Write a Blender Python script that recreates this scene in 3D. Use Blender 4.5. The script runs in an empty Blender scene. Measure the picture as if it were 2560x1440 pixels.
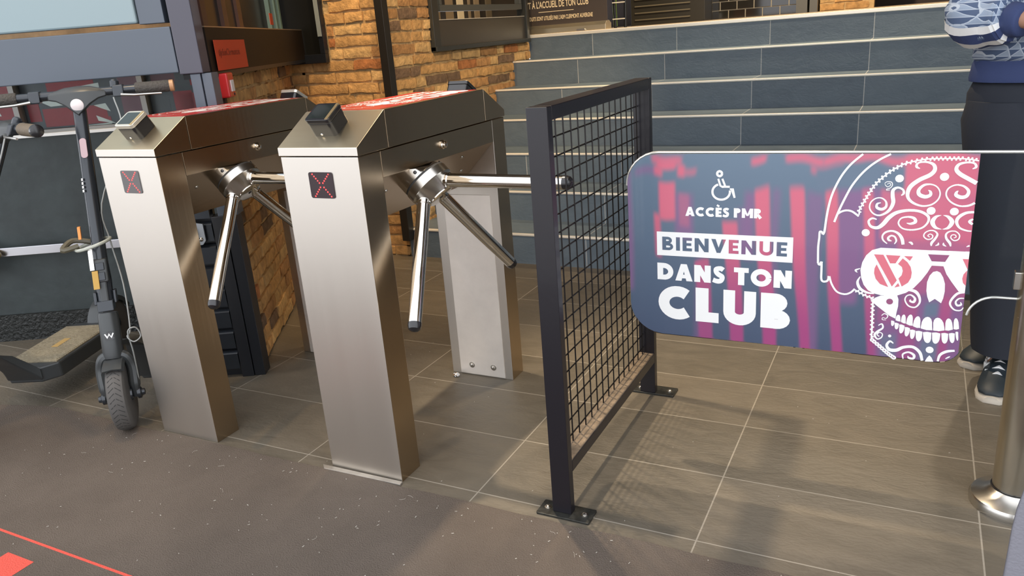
import bpy, bmesh, math, random
from mathutils import Vector, Matrix
random.seed(7)
scene = bpy.context.scene
COL = scene.collection
# ------------------------------------------------------------------ camera
cam = bpy.data.cameras.new('camera'); cam_o = bpy.data.objects.new('camera', cam); COL.objects.link(cam_o)
yaw, pitch, roll = -0.4906, -0.3172, -0.0798
f_ = Vector((math.sin(yaw)*math.cos(pitch), math.cos(yaw)*math.cos(pitch), math.sin(pitch)))
r_ = Vector((math.cos(yaw), -math.sin(yaw), 0)); u_ = r_.cross(f_)
r2 = r_*math.cos(roll) + u_*math.sin(roll); u2 = -r_*math.sin(roll) + u_*math.cos(roll)
m = Matrix((r2, u2, -f_)).transposed().to_4x4(); m.translation = Vector((1.4382, -1.5, 1.1585))
cam_o.matrix_world = m
cam.sensor_width = 36; cam.lens = 1941.5/2560*36; cam.clip_start = .02
scene.camera = cam_o
# ------------------------------------------------------------------ daylight, lamps, exposure
scene.view_settings.view_transform = 'Standard'; scene.view_settings.look = 'None'
scene.view_settings.exposure = 1.0; scene.view_settings.gamma = 1; scene.view_settings.use_curve_mapping = False
world = bpy.data.worlds.new('daylight'); scene.world = world; world.use_nodes = True
bg = world.node_tree.nodes['Background']; bg.inputs[0].default_value = (.93, .95, 1.0, 1); bg.inputs[1].default_value = 1.15
def spot(name, loc, target, power, color, size=70, blend=.6, rad=.04):
    l = bpy.data.lights.new(name, 'SPOT'); l.energy = power; l.color = color; l.spot_size = math.radians(size); l.spot_blend = blend; l.shadow_soft_size = rad
    o = bpy.data.objects.new(name, l); COL.objects.link(o); o.location = loc
    o.rotation_euler = (Vector(target)-Vector(loc)).to_track_quat('-Z', 'Y').to_euler(); return o
WARM = (1, .70, .38); WARM2 = (1, .80, .56)
spot('ceiling_spot_a', (-.9, .9, 2.9), (-1.5, 1.9, .8), 75, WARM, 80)
spot('ceiling_spot_b', (-.2, 1.4, 2.9), (-1.15, 2.6, 1.3), 75, WARM, 66)
spot('ceiling_spot_c', (-.15, .85, 2.9), (.72, .50, 0), 150, WARM2, 40, .8)
spot('ceiling_spot_d', (.8, 2.0, 2.9), (1.05, .95, 0), 75, WARM2, 44)
spot('ceiling_spot_e', (.5, 3.6, 2.95), (.6, 4.6, 1.1), 130, WARM2, 110)
spot('ceiling_spot_f', (-.6, -.1, 2.9), (-1.1, .35, 0), 35, WARM, 60)
spot('ceiling_spot_g', (1.6, 3.2, 2.95), (1.2, 3.4, 1), 90, WARM2, 120)

# ------------------------------------------------------------------ materials
MATS = {}
def nd(nt, t, **k):
    n = nt.nodes.new(t)
    for a, b in k.items(): setattr(n, a, b)
    return n
def mat(name, col, rough=.5, metal=0., bump=0., bscale=40., vary=0., vscale=6., coat=0., emit=None, estr=0., stretch=None, spec=None, trans=0., alpha=1., rvary=0.):
    if name in MATS: return MATS[name]
    m = bpy.data.materials.new(name); m.use_nodes = True; nt = m.node_tree; b = nt.nodes['Principled BSDF']
    b.inputs['Base Color'].default_value = (*col, 1); b.inputs['Roughness'].default_value = rough; b.inputs['Metallic'].default_value = metal
    if coat: b.inputs['Coat Weight'].default_value = coat; b.inputs['Coat Roughness'].default_value = .08
    if spec is not None: b.inputs['Specular IOR Level'].default_value = spec
    if trans: b.inputs['Transmission Weight'].default_value = trans
    if emit: b.inputs['Emission Color'].default_value = (*emit, 1); b.inputs['Emission Strength'].default_value = estr
    tc = nd(nt, 'ShaderNodeTexCoord'); mp = nd(nt, 'ShaderNodeMapping'); nt.links.new(tc.outputs['Object'], mp.inputs[0])
    if stretch: mp.inputs['Scale'].default_value = stretch
    if bump:
        n = nd(nt, 'ShaderNodeTexNoise'); n.inputs['Scale'].default_value = bscale; n.inputs['Detail'].default_value = 5
        nt.links.new(mp.outputs[0], n.inputs[0]); bp = nd(nt, 'ShaderNodeBump'); bp.inputs['Strength'].default_value = bump; bp.inputs['Distance'].default_value = .01
        nt.links.new(n.outputs[0], bp.inputs['Height']); nt.links.new(bp.outputs[0], b.inputs['Normal'])
    if vary or rvary:
        n = nd(nt, 'ShaderNodeTexNoise'); n.inputs['Scale'].default_value = vscale; n.inputs['Detail'].default_value = 6; n.inputs['Roughness'].default_value = .62
        nt.links.new(mp.outputs[0], n.inputs[0])
        if vary:
            mr = nd(nt, 'ShaderNodeMapRange'); mr.inputs[1].default_value = .3; mr.inputs[2].default_value = .7; mr.inputs[3].default_value = 1-vary; mr.inputs[4].default_value = 1+vary
            nt.links.new(n.outputs[0], mr.inputs[0])
            mx = nd(nt, 'ShaderNodeVectorMath', operation='SCALE'); mx.inputs[0].default_value = col; nt.links.new(mr.outputs[0], mx.inputs['Scale']); nt.links.new(mx.outputs[0], b.inputs['Base Color'])
        if rvary:
            mr = nd(nt, 'ShaderNodeMapRange'); mr.inputs[1].default_value = .3; mr.inputs[2].default_value = .7; mr.inputs[3].default_value = rough-rvary; mr.inputs[4].default_value = rough+rvary
            nt.links.new(n.outputs[0], mr.inputs[0]); nt.links.new(mr.outputs[0], b.inputs['Roughness'])
    MATS[name] = m; return m
def attr_mat(name, rough=.6, bump=0., bscale=60., coat=0., gain=1., nvary=0.):
    if name in MATS: return MATS[name]
    m = bpy.data.materials.new(name); m.use_nodes = True; nt = m.node_tree; b = nt.nodes['Principled BSDF']
    a = nd(nt, 'ShaderNodeAttribute', attribute_name='paint'); src = a.outputs['Color']
    tc = nd(nt, 'ShaderNodeTexCoord')
    if nvary:
        n = nd(nt, 'ShaderNodeTexNoise'); n.inputs['Scale'].default_value = 28; n.inputs['Detail'].default_value = 6; nt.links.new(tc.outputs['Object'], n.inputs[0])
        mr = nd(nt, 'ShaderNodeMapRange'); mr.inputs[1].default_value = .3; mr.inputs[2].default_value = .7; mr.inputs[3].default_value = 1-nvary; mr.inputs[4].default_value = 1+nvary
        nt.links.new(n.outputs[0], mr.inputs[0]); mx = nd(nt, 'ShaderNodeVectorMath', operation='SCALE'); nt.links.new(src, mx.inputs[0]); nt.links.new(mr.outputs[0], mx.inputs['Scale']); src = mx.outputs[0]
    nt.links.new(src, b.inputs['Base Color']); b.inputs['Roughness'].default_value = rough
    if coat: b.inputs['Coat Weight'].default_value = coat; b.inputs['Coat Roughness'].default_value = .06
    if bump:
        n = nd(nt, 'ShaderNodeTexNoise'); n.inputs['Scale'].default_value = bscale; n.inputs['Detail'].default_value = 6
        nt.links.new(tc.outputs['Object'], n.inputs[0]); bp = nd(nt, 'ShaderNodeBump'); bp.inputs['Strength'].default_value = bump; bp.inputs['Distance'].default_value = .01
        nt.links.new(n.outputs[0], bp.inputs['Height']); nt.links.new(bp.outputs[0], b.inputs['Normal'])
    MATS[name] = m; return m
def math_n(nt, op, a, b=None, c=None):
    n = nd(nt, 'ShaderNodeMath', operation=op)
    for i, v in enumerate((a, b, c)):
        if v is None: continue
        if isinstance(v, (int, float)): n.inputs[i].default_value = v
        else: nt.links.new(v, n.inputs[i])
    return n.outputs[0]
def tile_mat(name, col, col2, grout, px, ox, py, oy, gw, rough, use_y=True, bump=.25, bscale=9., stretch=(1, 1, 1)):
    m = bpy.data.materials.new(name); m.use_nodes = True; nt = m.node_tree; b = nt.nodes['Principled BSDF']
    tc = nd(nt, 'ShaderNodeTexCoord'); sp = nd(nt, 'ShaderNodeSeparateXYZ'); nt.links.new(tc.outputs['Object'], sp.inputs[0])
    def joint(o, p, off):
        t = math_n(nt, 'DIVIDE', math_n(nt, 'SUBTRACT', o, off), p); fr = math_n(nt, 'FRACT', t)
        d = math_n(nt, 'MULTIPLY', math_n(nt, 'SUBTRACT', .5, math_n(nt, 'ABSOLUTE', math_n(nt, 'SUBTRACT', fr, .5))), p)
        return math_n(nt, 'LESS_THAN', d, gw), math_n(nt, 'FLOOR', t)
    jx, ix = joint(sp.outputs[0], px, ox); mask = jx; cell = ix
    if use_y:
        jy, iy = joint(sp.outputs[1], py, oy); mask = math_n(nt, 'MAXIMUM', jx, jy); cell = math_n(nt, 'ADD', math_n(nt, 'MULTIPLY', ix, 7.13), math_n(nt, 'MULTIPLY', iy, 3.71))
    wn = nd(nt, 'ShaderNodeTexWhiteNoise', noise_dimensions='1D'); nt.links.new(cell, wn.inputs['W'])
    mp = nd(nt, 'ShaderNodeMapping'); mp.inputs['Scale'].default_value = stretch; nt.links.new(tc.outputs['Object'], mp.inputs[0])
    n = nd(nt, 'ShaderNodeTexNoise'); n.inputs['Scale'].default_value = bscale; n.inputs['Detail'].default_value = 8; n.inputs['Roughness'].default_value = .6; n.inputs['Distortion'].default_value = .8
    nt.links.new(mp.outputs[0], n.inputs[0])
    f = math_n(nt, 'ADD', math_n(nt, 'MULTIPLY', wn.outputs[0], .35), math_n(nt, 'MULTIPLY', n.outputs[0], .9))
    f = math_n(nt, 'SUBTRACT', f, .2)
    mx = nd(nt, 'ShaderNodeMix', data_type='RGBA'); nt.links.new(f, mx.inputs[0]); mx.inputs[6].default_value = (*col, 1); mx.inputs[7].default_value = (*col2, 1)
    mg = nd(nt, 'ShaderNodeMix', data_type='RGBA'); nt.links.new(mask, mg.inputs[0]); nt.links.new(mx.outputs[2], mg.inputs[6]); mg.inputs[7].default_value = (*grout, 1)
    nt.links.new(mg.outputs[2], b.inputs['Base Color'])
    nt.links.new(math_n(nt, 'ADD', rough-.1, math_n(nt, 'MULTIPLY', n.outputs[0], .25)), b.inputs['Roughness'])
    n2 = nd(nt, 'ShaderNodeTexNoise'); n2.inputs['Scale'].default_value = bscale*3.5; n2.inputs['Detail'].default_value = 8; n2.inputs['Distortion'].default_value = 1.5; nt.links.new(mp.outputs[0], n2.inputs[0])
    h = math_n(nt, 'SUBTRACT', math_n(nt, 'ADD', n.outputs[0], math_n(nt, 'MULTIPLY', n2.outputs[0], .5)), math_n(nt, 'MULTIPLY', mask, .35))
    bp = nd(nt, 'ShaderNodeBump'); bp.inputs['Strength'].default_value = bump; bp.inputs['Distance'].default_value = .01
    nt.links.new(h, bp.inputs['Height']); nt.links.new(bp.outputs[0], b.inputs['Normal'])
    MATS[name] = m; return m

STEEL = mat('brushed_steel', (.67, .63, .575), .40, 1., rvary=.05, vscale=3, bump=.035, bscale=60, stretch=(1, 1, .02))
STEEL_L = mat('brushed_steel_lid_reflection', (.66, .56, .39), .34, 1., bump=.03, bscale=60, stretch=(.05, 1, 1))  # gold tint paints the warm brick reflection on the sloped cover
STEEL_B = mat('brushed_steel_side_reflection', (.46, .36, .25), .27, 1., bump=.03, bscale=60, stretch=(1, 1, .03))  # darker brown copy of the steel, interior reflection painted into its colour
CHROME = mat('polished_steel', (.78, .76, .72), .07, 1.)
CHROME2 = mat('turned_steel', (.56, .54, .50), .25, 1.)
BLACKP = mat('black_plastic', (.012, .012, .014), .25, coat=.4)
RUBBER = mat('rubber', (.035, .033, .031), .65, bump=.2, bscale=80)
NAVYP = mat('dark_paint', (.009, .008, .012), .34, coat=.12, bump=.02, bscale=60)
GREYP = mat('grey_frame_paint', (.075, .095, .125), .38, coat=.2)
PALEP = mat('pale_panel_paint', (.22, .30, .33), .35, coat=.3)
DARKW = mat('dark_wall_paint', (.027, .037, .038), .6, bump=.35, bscale=14, vary=.25, vscale=7)
BLACKM = mat('black_metal', (.010, .012, .016), .35, bump=.03, bscale=50)
BROWNB = mat('brown_black_panel', (.014, .009, .006), .5, spec=.2)
WHITE = mat('white_print', (.86, .87, .86), .4)
ORANGE = mat('orange_paper', (.62, .07, .02), .7)
REDP = mat('red_plastic', (.68, .03, .03), .35, coat=.3)
BRASS = mat('step_edge_metal', (.90, .86, .76), .34, .35)
DUST = mat('dusty_brown', (.20, .15, .10), .85, vary=.4, vscale=40, bump=.4, bscale=120)

# ------------------------------------------------------------------ mesh helpers
class MB:
    def __init__(s): s.v = []; s.f = []; s.m = []; s.c = []; s.smooth = False; s.lift = 0
    def add(s, vs, fs, mi=0, col=None):
        b = len(s.v); s.v += [tuple(v) for v in vs]; s.f += [tuple(i+b for i in f) for f in fs]; s.m += [mi]*len(fs); s.c += [col]*len(fs); return s
    def box(s, x0, x1, y0, y1, z0, z1, mi=0, col=None):
        return s.add([(x0,y0,z0),(x1,y0,z0),(x1,y1,z0),(x0,y1,z0),(x0,y0,z1),(x1,y0,z1),(x1,y1,z1),(x0,y1,z1)], [(0,3,2,1),(4,5,6,7),(0,1,5,4),(1,2,6,5),(2,3,7,6),(3,0,4,7)], mi, col)
    def obox(s, o, ax, lo, hi, mi=0, col=None):
        o = Vector(o); ax = [Vector(a) for a in ax]; P = []
        for k in (0, 1):
            for (a, b) in ((0,0),(1,0),(1,1),(0,1)):
                P.append(o+ax[0]*(hi[0] if a else lo[0])+ax[1]*(hi[1] if b else lo[1])+ax[2]*(hi[2] if k else lo[2]))
        return s.add(P, [(0,3,2,1),(4,5,6,7),(0,1,5,4),(1,2,6,5),(2,3,7,6),(3,0,4,7)], mi, col)
    def prism(s, poly, o, ax, d0, d1, mi=0, col=None):
        o = Vector(o); ax = [Vector(a) for a in ax]; n = len(poly)
        P = [o+ax[0]*a+ax[1]*b+ax[2]*d0 for a, b in poly]+[o+ax[0]*a+ax[1]*b+ax[2]*d1 for a, b in poly]
        return s.add(P, [tuple(range(n))[::-1], tuple(range(n, 2*n))]+[(i, (i+1) % n, (i+1) % n+n, i+n) for i in range(n)], mi, col)
    def turn(s, prof, o, axis, seg=24, mi=0, cap=True):
        o = Vector(o); a = Vector(axis).normalized(); u = a.orthogonal().normalized(); w = a.cross(u); b = len(s.v); n = len(prof)
        P = [o+a*t+(u*math.cos(2*math.pi*k/seg)+w*math.sin(2*math.pi*k/seg))*r for t, r in prof for k in range(seg)]
        F = [(i*seg+k, i*seg+(k+1) % seg, (i+1)*seg+(k+1) % seg, (i+1)*seg+k) for i in range(n-1) for k in range(seg)]
        if cap: F += [tuple(range(seg))[::-1], tuple((n-1)*seg+k for k in range(seg))]
        s.smooth = True; return s.add(P, F, mi)
    def cyl(s, p0, p1, r, r1=None, seg=20, mi=0):
        p0 = Vector(p0); p1 = Vector(p1); return s.turn([(0, r), ((p1-p0).length, r if r1 is None else r1)], p0, p1-p0, seg, mi)
    def tube(s, pts, r, seg=10, mi=0, closed=False):
        pts = [Vector(p) for p in pts]; n = len(pts); P = []; prev = None
        for i, p in enumerate(pts):
            a = pts[(i-1) % n] if (closed or i) else p; c = pts[(i+1) % n] if (closed or i < n-1) else p
            t = (c-a).normalized()
            if prev is None: u = t.orthogonal().normalized()
            else: u = (prev-t*prev.dot(t)).normalized()
            prev = u; w = t.cross(u); rr = r[i] if isinstance(r, (list, tuple)) else r
            P += [p+(u*math.cos(2*math.pi*k/seg)+w*math.sin(2*math.pi*k/seg))*rr for k in range(seg)]
        F = [(i*seg+k, i*seg+(k+1) % seg, ((i+1) % n)*seg+(k+1) % seg, ((i+1) % n)*seg+k) for i in range(n if closed else n-1) for k in range(seg)]
        if not closed: F += [tuple(range(seg))[::-1], tuple((n-1)*seg+k for k in range(seg))]
        s.smooth = True; return s.add(P, F, mi)
    def loft(s, rings, mi=0, cap=True):
        n = len(rings[0]); P = [p for r in rings for p in r]
        F = [(i*n+k, i*n+(k+1) % n, (i+1)*n+(k+1) % n, (i+1)*n+k) for i in range(len(rings)-1) for k in range(n)]
        if cap: F += [tuple(range(n))[::-1], tuple((len(rings)-1)*n+k for k in range(n))]
        s.smooth = True; return s.add(P, F, mi)
    def dome(s, c, axis, r, h, seg=14, mi=0):
        return s.turn([(0, r), (h*.35, r*.93), (h*.7, r*.7), (h*.93, r*.36), (h, r*.03)], c, axis, seg, mi)
    def ribbon(s, pts, o, ax, d, mi=0, closed=False, fn=None):
        # pts: (a, b, width); flat strip in plane ax[0],ax[1] raised d along ax[2]
        o = Vector(o); ax = [Vector(a) for a in ax]; n = len(pts); P = []
        for i, (a, b, w) in enumerate(pts):
            q0 = pts[max(i-1, 0)]; q1 = pts[min(i+1, n-1)]; t = Vector((q1[0]-q0[0], q1[1]-q0[1]))
            if t.length < 1e-9: t = Vector((1, 0))
            t.normalize(); k = 1.0
            if 0 < i < n-1:
                t0 = Vector((a-q0[0], b-q0[1])); t1 = Vector((q1[0]-a, q1[1]-b))
                if t0.length > 1e-9 and t1.length > 1e-9: k = min(1.6, 1/max(.5, abs(t.dot(t0.normalized()))))
            nn = Vector((-t.y, t.x))*w/2*k
            P += [o+ax[0]*(a+nn.x)+ax[1]*(b+nn.y)+ax[2]*d, o+ax[0]*(a-nn.x)+ax[1]*(b-nn.y)+ax[2]*d]
        return s.add(P, [(2*i, 2*i+1, 2*i+3, 2*i+2) for i in range(n-1)], mi)
    def build(s, name, mats, parent=None, bevel=0., fn=None, sharp=32, nof=False):
        me = bpy.data.meshes.new(name); L = parent_loc(parent)
        me.from_pydata([(v[0]-L[0], v[1]-L[1], v[2]-L[2]) for v in s.v], [], s.f)
        mats = mats if isinstance(mats, (list, tuple)) else [mats]
        for mm in mats: me.materials.append(mm)
        for p, mi in zip(me.polygons, s.m): p.material_index = mi
        if any(c is not None for c in s.c):
            ca = me.color_attributes.new('paint', 'FLOAT_COLOR', 'CORNER')
            for p, c in zip(me.polygons, s.c):
                for li in p.loop_indices: ca.data[li].color = (*(c or (.5, .5, .5)), 1)
        if fn:
            ca = me.color_attributes.new('paint', 'FLOAT_COLOR', 'POINT')
            for i, v in enumerate(s.v): ca.data[i].color = (*fn(v), 1)
        if not nof:
            bm = bmesh.new(); bm.from_mesh(me); bmesh.ops.recalc_face_normals(bm, faces=bm.faces); bm.to_mesh(me); bm.free()
        me.update()
        if s.smooth:
            me.polygons.foreach_set('use_smooth', [True]*len(me.polygons)); me.set_sharp_from_angle(angle=math.radians(sharp))
        o = bpy.data.objects.new(name, me); COL.objects.link(o)
        if parent: o.parent = parent
        if bevel:
            b = o.modifiers.new('b', 'BEVEL'); b.width = bevel; b.segments = 2; b.limit_method = 'ANGLE'; b.harden_normals = False
        return o
def parent_loc(p):
    L = Vector((0, 0, 0))
    while p: L += p.location; p = p.parent
    return L
def tag(o, label=None, cat=None, group=None, kind=None):
    if label: o['label'] = label
    if cat: o['category'] = cat
    if group: o['group'] = group
    if kind: o['kind'] = kind
    return o
def empty(name, loc, label, cat, group=None):
    o = bpy.data.objects.new(name, None); o.empty_display_size = .05; COL.objects.link(o); o.location = loc; return tag(o, label, cat, group)
def copy_tree(o, parent=None):
    c = o.copy(); COL.objects.link(c); c.parent = parent
    for ch in [x for x in bpy.data.objects if x.parent == o]: copy_tree(ch, c)
    return c
def spline(pts, n=6):
    out = []; N = len(pts)
    for i in range(N-1):
        p0 = pts[max(i-1, 0)]; p1 = pts[i]; p2 = pts[i+1]; p3 = pts[min(i+2, N-1)]
        for k in range(n):
            t = k/n
            out.append(tuple(.5*(2*b+(c-a)*t+(2*a-5*b+4*c-d)*t*t+(3*b-a-3*c+d)*t**3) for a, b, c, d in zip(p0, p1, p2, p3)))
    out.append(tuple(pts[-1])); return out
X, Y, Z = Vector((1,0,0)), Vector((0,1,0)), Vector((0,0,1))
def rrect(x0, x1, y0, y1, r, n=6):
    P = []
    for cx, cy, a0 in ((x1-r, y1-r, 0), (x0+r, y1-r, 90), (x0+r, y0+r, 180), (x1-r, y0+r, 270)):
        for k in range(n+1):
            a = math.radians(a0+90*k/n); P.append((cx+r*math.cos(a), cy+r*math.sin(a)))
    return P
# block capitals drawn as strokes in a unit cap height, returned as ribbons of (x, y, width)
def arc(cx, cy, rx, ry, a0, a1, w, n=14):
    return [(cx+rx*math.cos(math.radians(a0+(a1-a0)*k/n)), cy+ry*math.sin(math.radians(a0+(a1-a0)*k/n)), w) for k in range(n+1)]
def glyph(ch, t):
    h = t/2; S = []; g = None
    if ch in 'EÈ':
        S = [[(h,0,t),(h,1,t)], [(0,h*.9,t*.9),(.56,h*.9,t*.9)], [(0,1-h*.9,t*.9),(.56,1-h*.9,t*.9)], [(0,.5,t*.85),(.52,.5,t*.85)]]; adv = .56
        if ch == 'È': S.append([(.12,1.27,t*.7),(.34,1.12,t*.7)])
    elif ch == 'L': S = [[(h,0,t),(h,1,t)], [(0,h*.95,t*.95),(.56,h*.95,t*.95)]]; adv = .56
    elif ch == 'I': S = [[(h,0,t),(h,1,t)]]; adv = t
    elif ch == 'T': S = [[(0,1-h*.9,t*.9),(.7,1-h*.9,t*.9)], [(.35,0,t),(.35,1,t)]]; adv = .7
    elif ch == 'N': S = [[(h,0,t),(h,1,t)], [(.82-h,0,t),(.82-h,1,t)], 'N']; adv = .82
    elif ch == 'M': S = [[(h,0,t),(h,1,t)], [(1-h,0,t),(1-h,1,t)], 'M']; adv = 1.0
    elif ch == 'A': S = ['A', [(.2,.27,t*.75),(.68,.27,t*.75)]]; adv = .88
    elif ch == 'V': S = ['V']; adv = .84
    elif ch == 'U': S = [[(h,1,t),(h,.38,t)]+arc(.4,.38,.4-h,.38-h,180,360,t)[0:]+[(.8-h,1,t)]]; adv = .8
    elif ch == 'D': S = [[(h,0,t),(h,1,t)], [(h,h,t),(.3,h,t)]+arc(.34,.5,.5-h,.5-h,-90,90,t)+[(.3,1-h,t),(h,1-h,t)]]; adv = .84
    elif ch == 'O': S = [arc(.5,.5,.5-h,.5-h,0,360,t,28)]; adv = 1.0
    elif ch == 'C': S = [arc(.5,.5,.5-h,.5-h,48,312,t,22)]; adv = .86
    elif ch in 'BPR':
        k = t*.86; S = [[(h,0,t),(h,1,t)], [(h,1-k/2,k),(.3,1-k/2,k)]+arc(.34,.745,.27-k/2+.0,.255-k/2,90,-90,k,10)+[(.3,.49+k/2,k),(h,.49+k/2,k)]]; adv = .64
        if ch == 'B': S.append([(h,.55-k/2,k),(.33,.55-k/2,k)]+arc(.37,.275,.31-k/2,.275-k/2,90,-90,k,10)+[(.3,k/2,k),(h,k/2,k)]); adv = .68
        if ch == 'R': S.append([(.3,.42,t*.95),(.60,0,t*1.1)]); adv = .70
    elif ch == 'S':
        k = t*.9; S = [spline([(.53,.80,k),(.42,.925-k*.18,k),(.27,1-k/2,k),(.10+k*.3,.86-k*.2,k),(.11+k*.3,.66,k),(.30,.53,k*1.05),(.46,.42,k*1.05),(.53-k*.25,.27,k),(.38,.02+k*.5,k),(.22,k/2,k),(.03,.15+k*.2,k)], 4)]; adv = .58
    else: adv = .3
    return S, adv
def write(mb, text, x0, x1, z0, h, t, o, ax, d, gap=.10, mi=0):
    tot = sum(glyph(c, t)[1]+gap for c in text)-gap; sx = (x1-x0)/tot; x = 0
    for c in text:
        S, adv = glyph(c, t)
        def tr(P): return [(x0+(x+a)*sx, z0+b*h, w*h) for a, b, w in P]
        def poly(P): mb.add([Vector(o)+Vector(ax[0])*(x0+(x+a)*sx)+Vector(ax[1])*(z0+b*h)+Vector(ax[2])*d for a, b in P], [tuple(range(len(P)))], mi)
        for s_ in S:
            if s_ == 'N': poly([(0,1),(t*1.05,1),(.82,0),(.82-t*1.05,0)])
            elif s_ == 'M': poly([(0,1),(t*1.0,1),(.5+t*.25,.22),(.5-t*.3,.22)]); poly([(1,1),(1-t,1),(.5-t*.25,.22),(.5+t*.3,.22)])
            elif s_ == 'A': poly([(0,0),(t*1.05,0),(.44+t*.32,1),(.44-t*.5,1)]); poly([(.88,0),(.88-t*1.05,0),(.44-t*.32,1),(.44+t*.5,1)])
            elif s_ == 'V': poly([(0,1),(t*1.05,1),(.42+t*.45,0),(.42-t*.45,0)]); poly([(.84,1),(.84-t*1.05,1),(.42-t*.45,0),(.42+t*.45,0)])
            elif abs(s_[0][0]-s_[-1][0]) < 1e-6 and len(s_) == 2:   # vertical bar, exact width in x
                a, b, w = s_[0]; poly([(a-w/2, s_[0][1]), (a+w/2, s_[0][1]), (a+w/2, s_[1][1]), (a-w/2, s_[1][1])])
            else: mb.ribbon(tr(s_), o, ax, d, mi)
        x += adv+gap
def merged(mb, o, ax, d, step=.0004, cut=None):
    # union of all flat pieces in mb as thin horizontal runs, so that overlapping strokes become one surface
    o = Vector(o); ax = [Vector(a) for a in ax]; rows = {}
    for f in mb.f:
        P = [(Vector(mb.v[i])-o) for i in f]; P = [(p.dot(ax[0]), p.dot(ax[1])) for p in P]
        lo = min(p[1] for p in P); hi = max(p[1] for p in P); n = len(P)
        for r in range(int(math.floor(lo/step-.5)), int(math.ceil(hi/step+.5))):
            y = (r+.5)*step; xs = []
            for i in range(n):
                (x0, y0), (x1, y1) = P[i], P[(i+1) % n]
                if (y0 <= y) != (y1 <= y): xs.append(x0+(y-y0)/(y1-y0)*(x1-x0))
            xs.sort(); rows.setdefault(r, []).extend((xs[i], xs[i+1]) for i in range(0, len(xs)-1, 2))
    out = MB()
    for r, L_ in rows.items():
        L_.sort(); cur = None; res = []
        for a, b in L_:
            if cur and a <= cur[1]+.00005: cur[1] = max(cur[1], b)
            else:
                cur = [a, b]; res.append(cur)
        y0, y1 = r*step, (r+1)*step
        for a, b in res:
            if b-a > .00008:
                m = max(1, int((b-a)/cut)+1) if cut else 1
                for k in range(m):
                    p, q = a+(b-a)*k/m, a+(b-a)*(k+1)/m
                    out.add([o+ax[0]*p+ax[1]*y0+ax[2]*d, o+ax[0]*q+ax[1]*y0+ax[2]*d, o+ax[0]*q+ax[1]*y1+ax[2]*d, o+ax[0]*p+ax[1]*y1+ax[2]*d], [(0,1,2,3)])
    return out
def text_mesh(name, body, size, offset, mtx, material, parent, sx=1.):
    cu = bpy.data.curves.new('tmp_text', 'FONT'); cu.body = body; cu.size = size; cu.offset = offset; cu.extrude = 0
    o = bpy.data.objects.new('tmp_text', cu); COL.objects.link(o); dg = bpy.context.evaluated_depsgraph_get(); dg.update()
    me = bpy.data.meshes.new_from_object(o.evaluated_get(dg)); COL.objects.unlink(o); bpy.data.objects.remove(o); bpy.data.curves.remove(cu)
    me.transform(Matrix.Translation(-parent_loc(parent)) @ mtx @ Matrix.Diagonal((sx, 1, 1, 1))); me.materials.clear(); me.materials.append(material); me.name = name
    q = bpy.data.objects.new(name, me); COL.objects.link(q); q.parent = parent; return q
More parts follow.
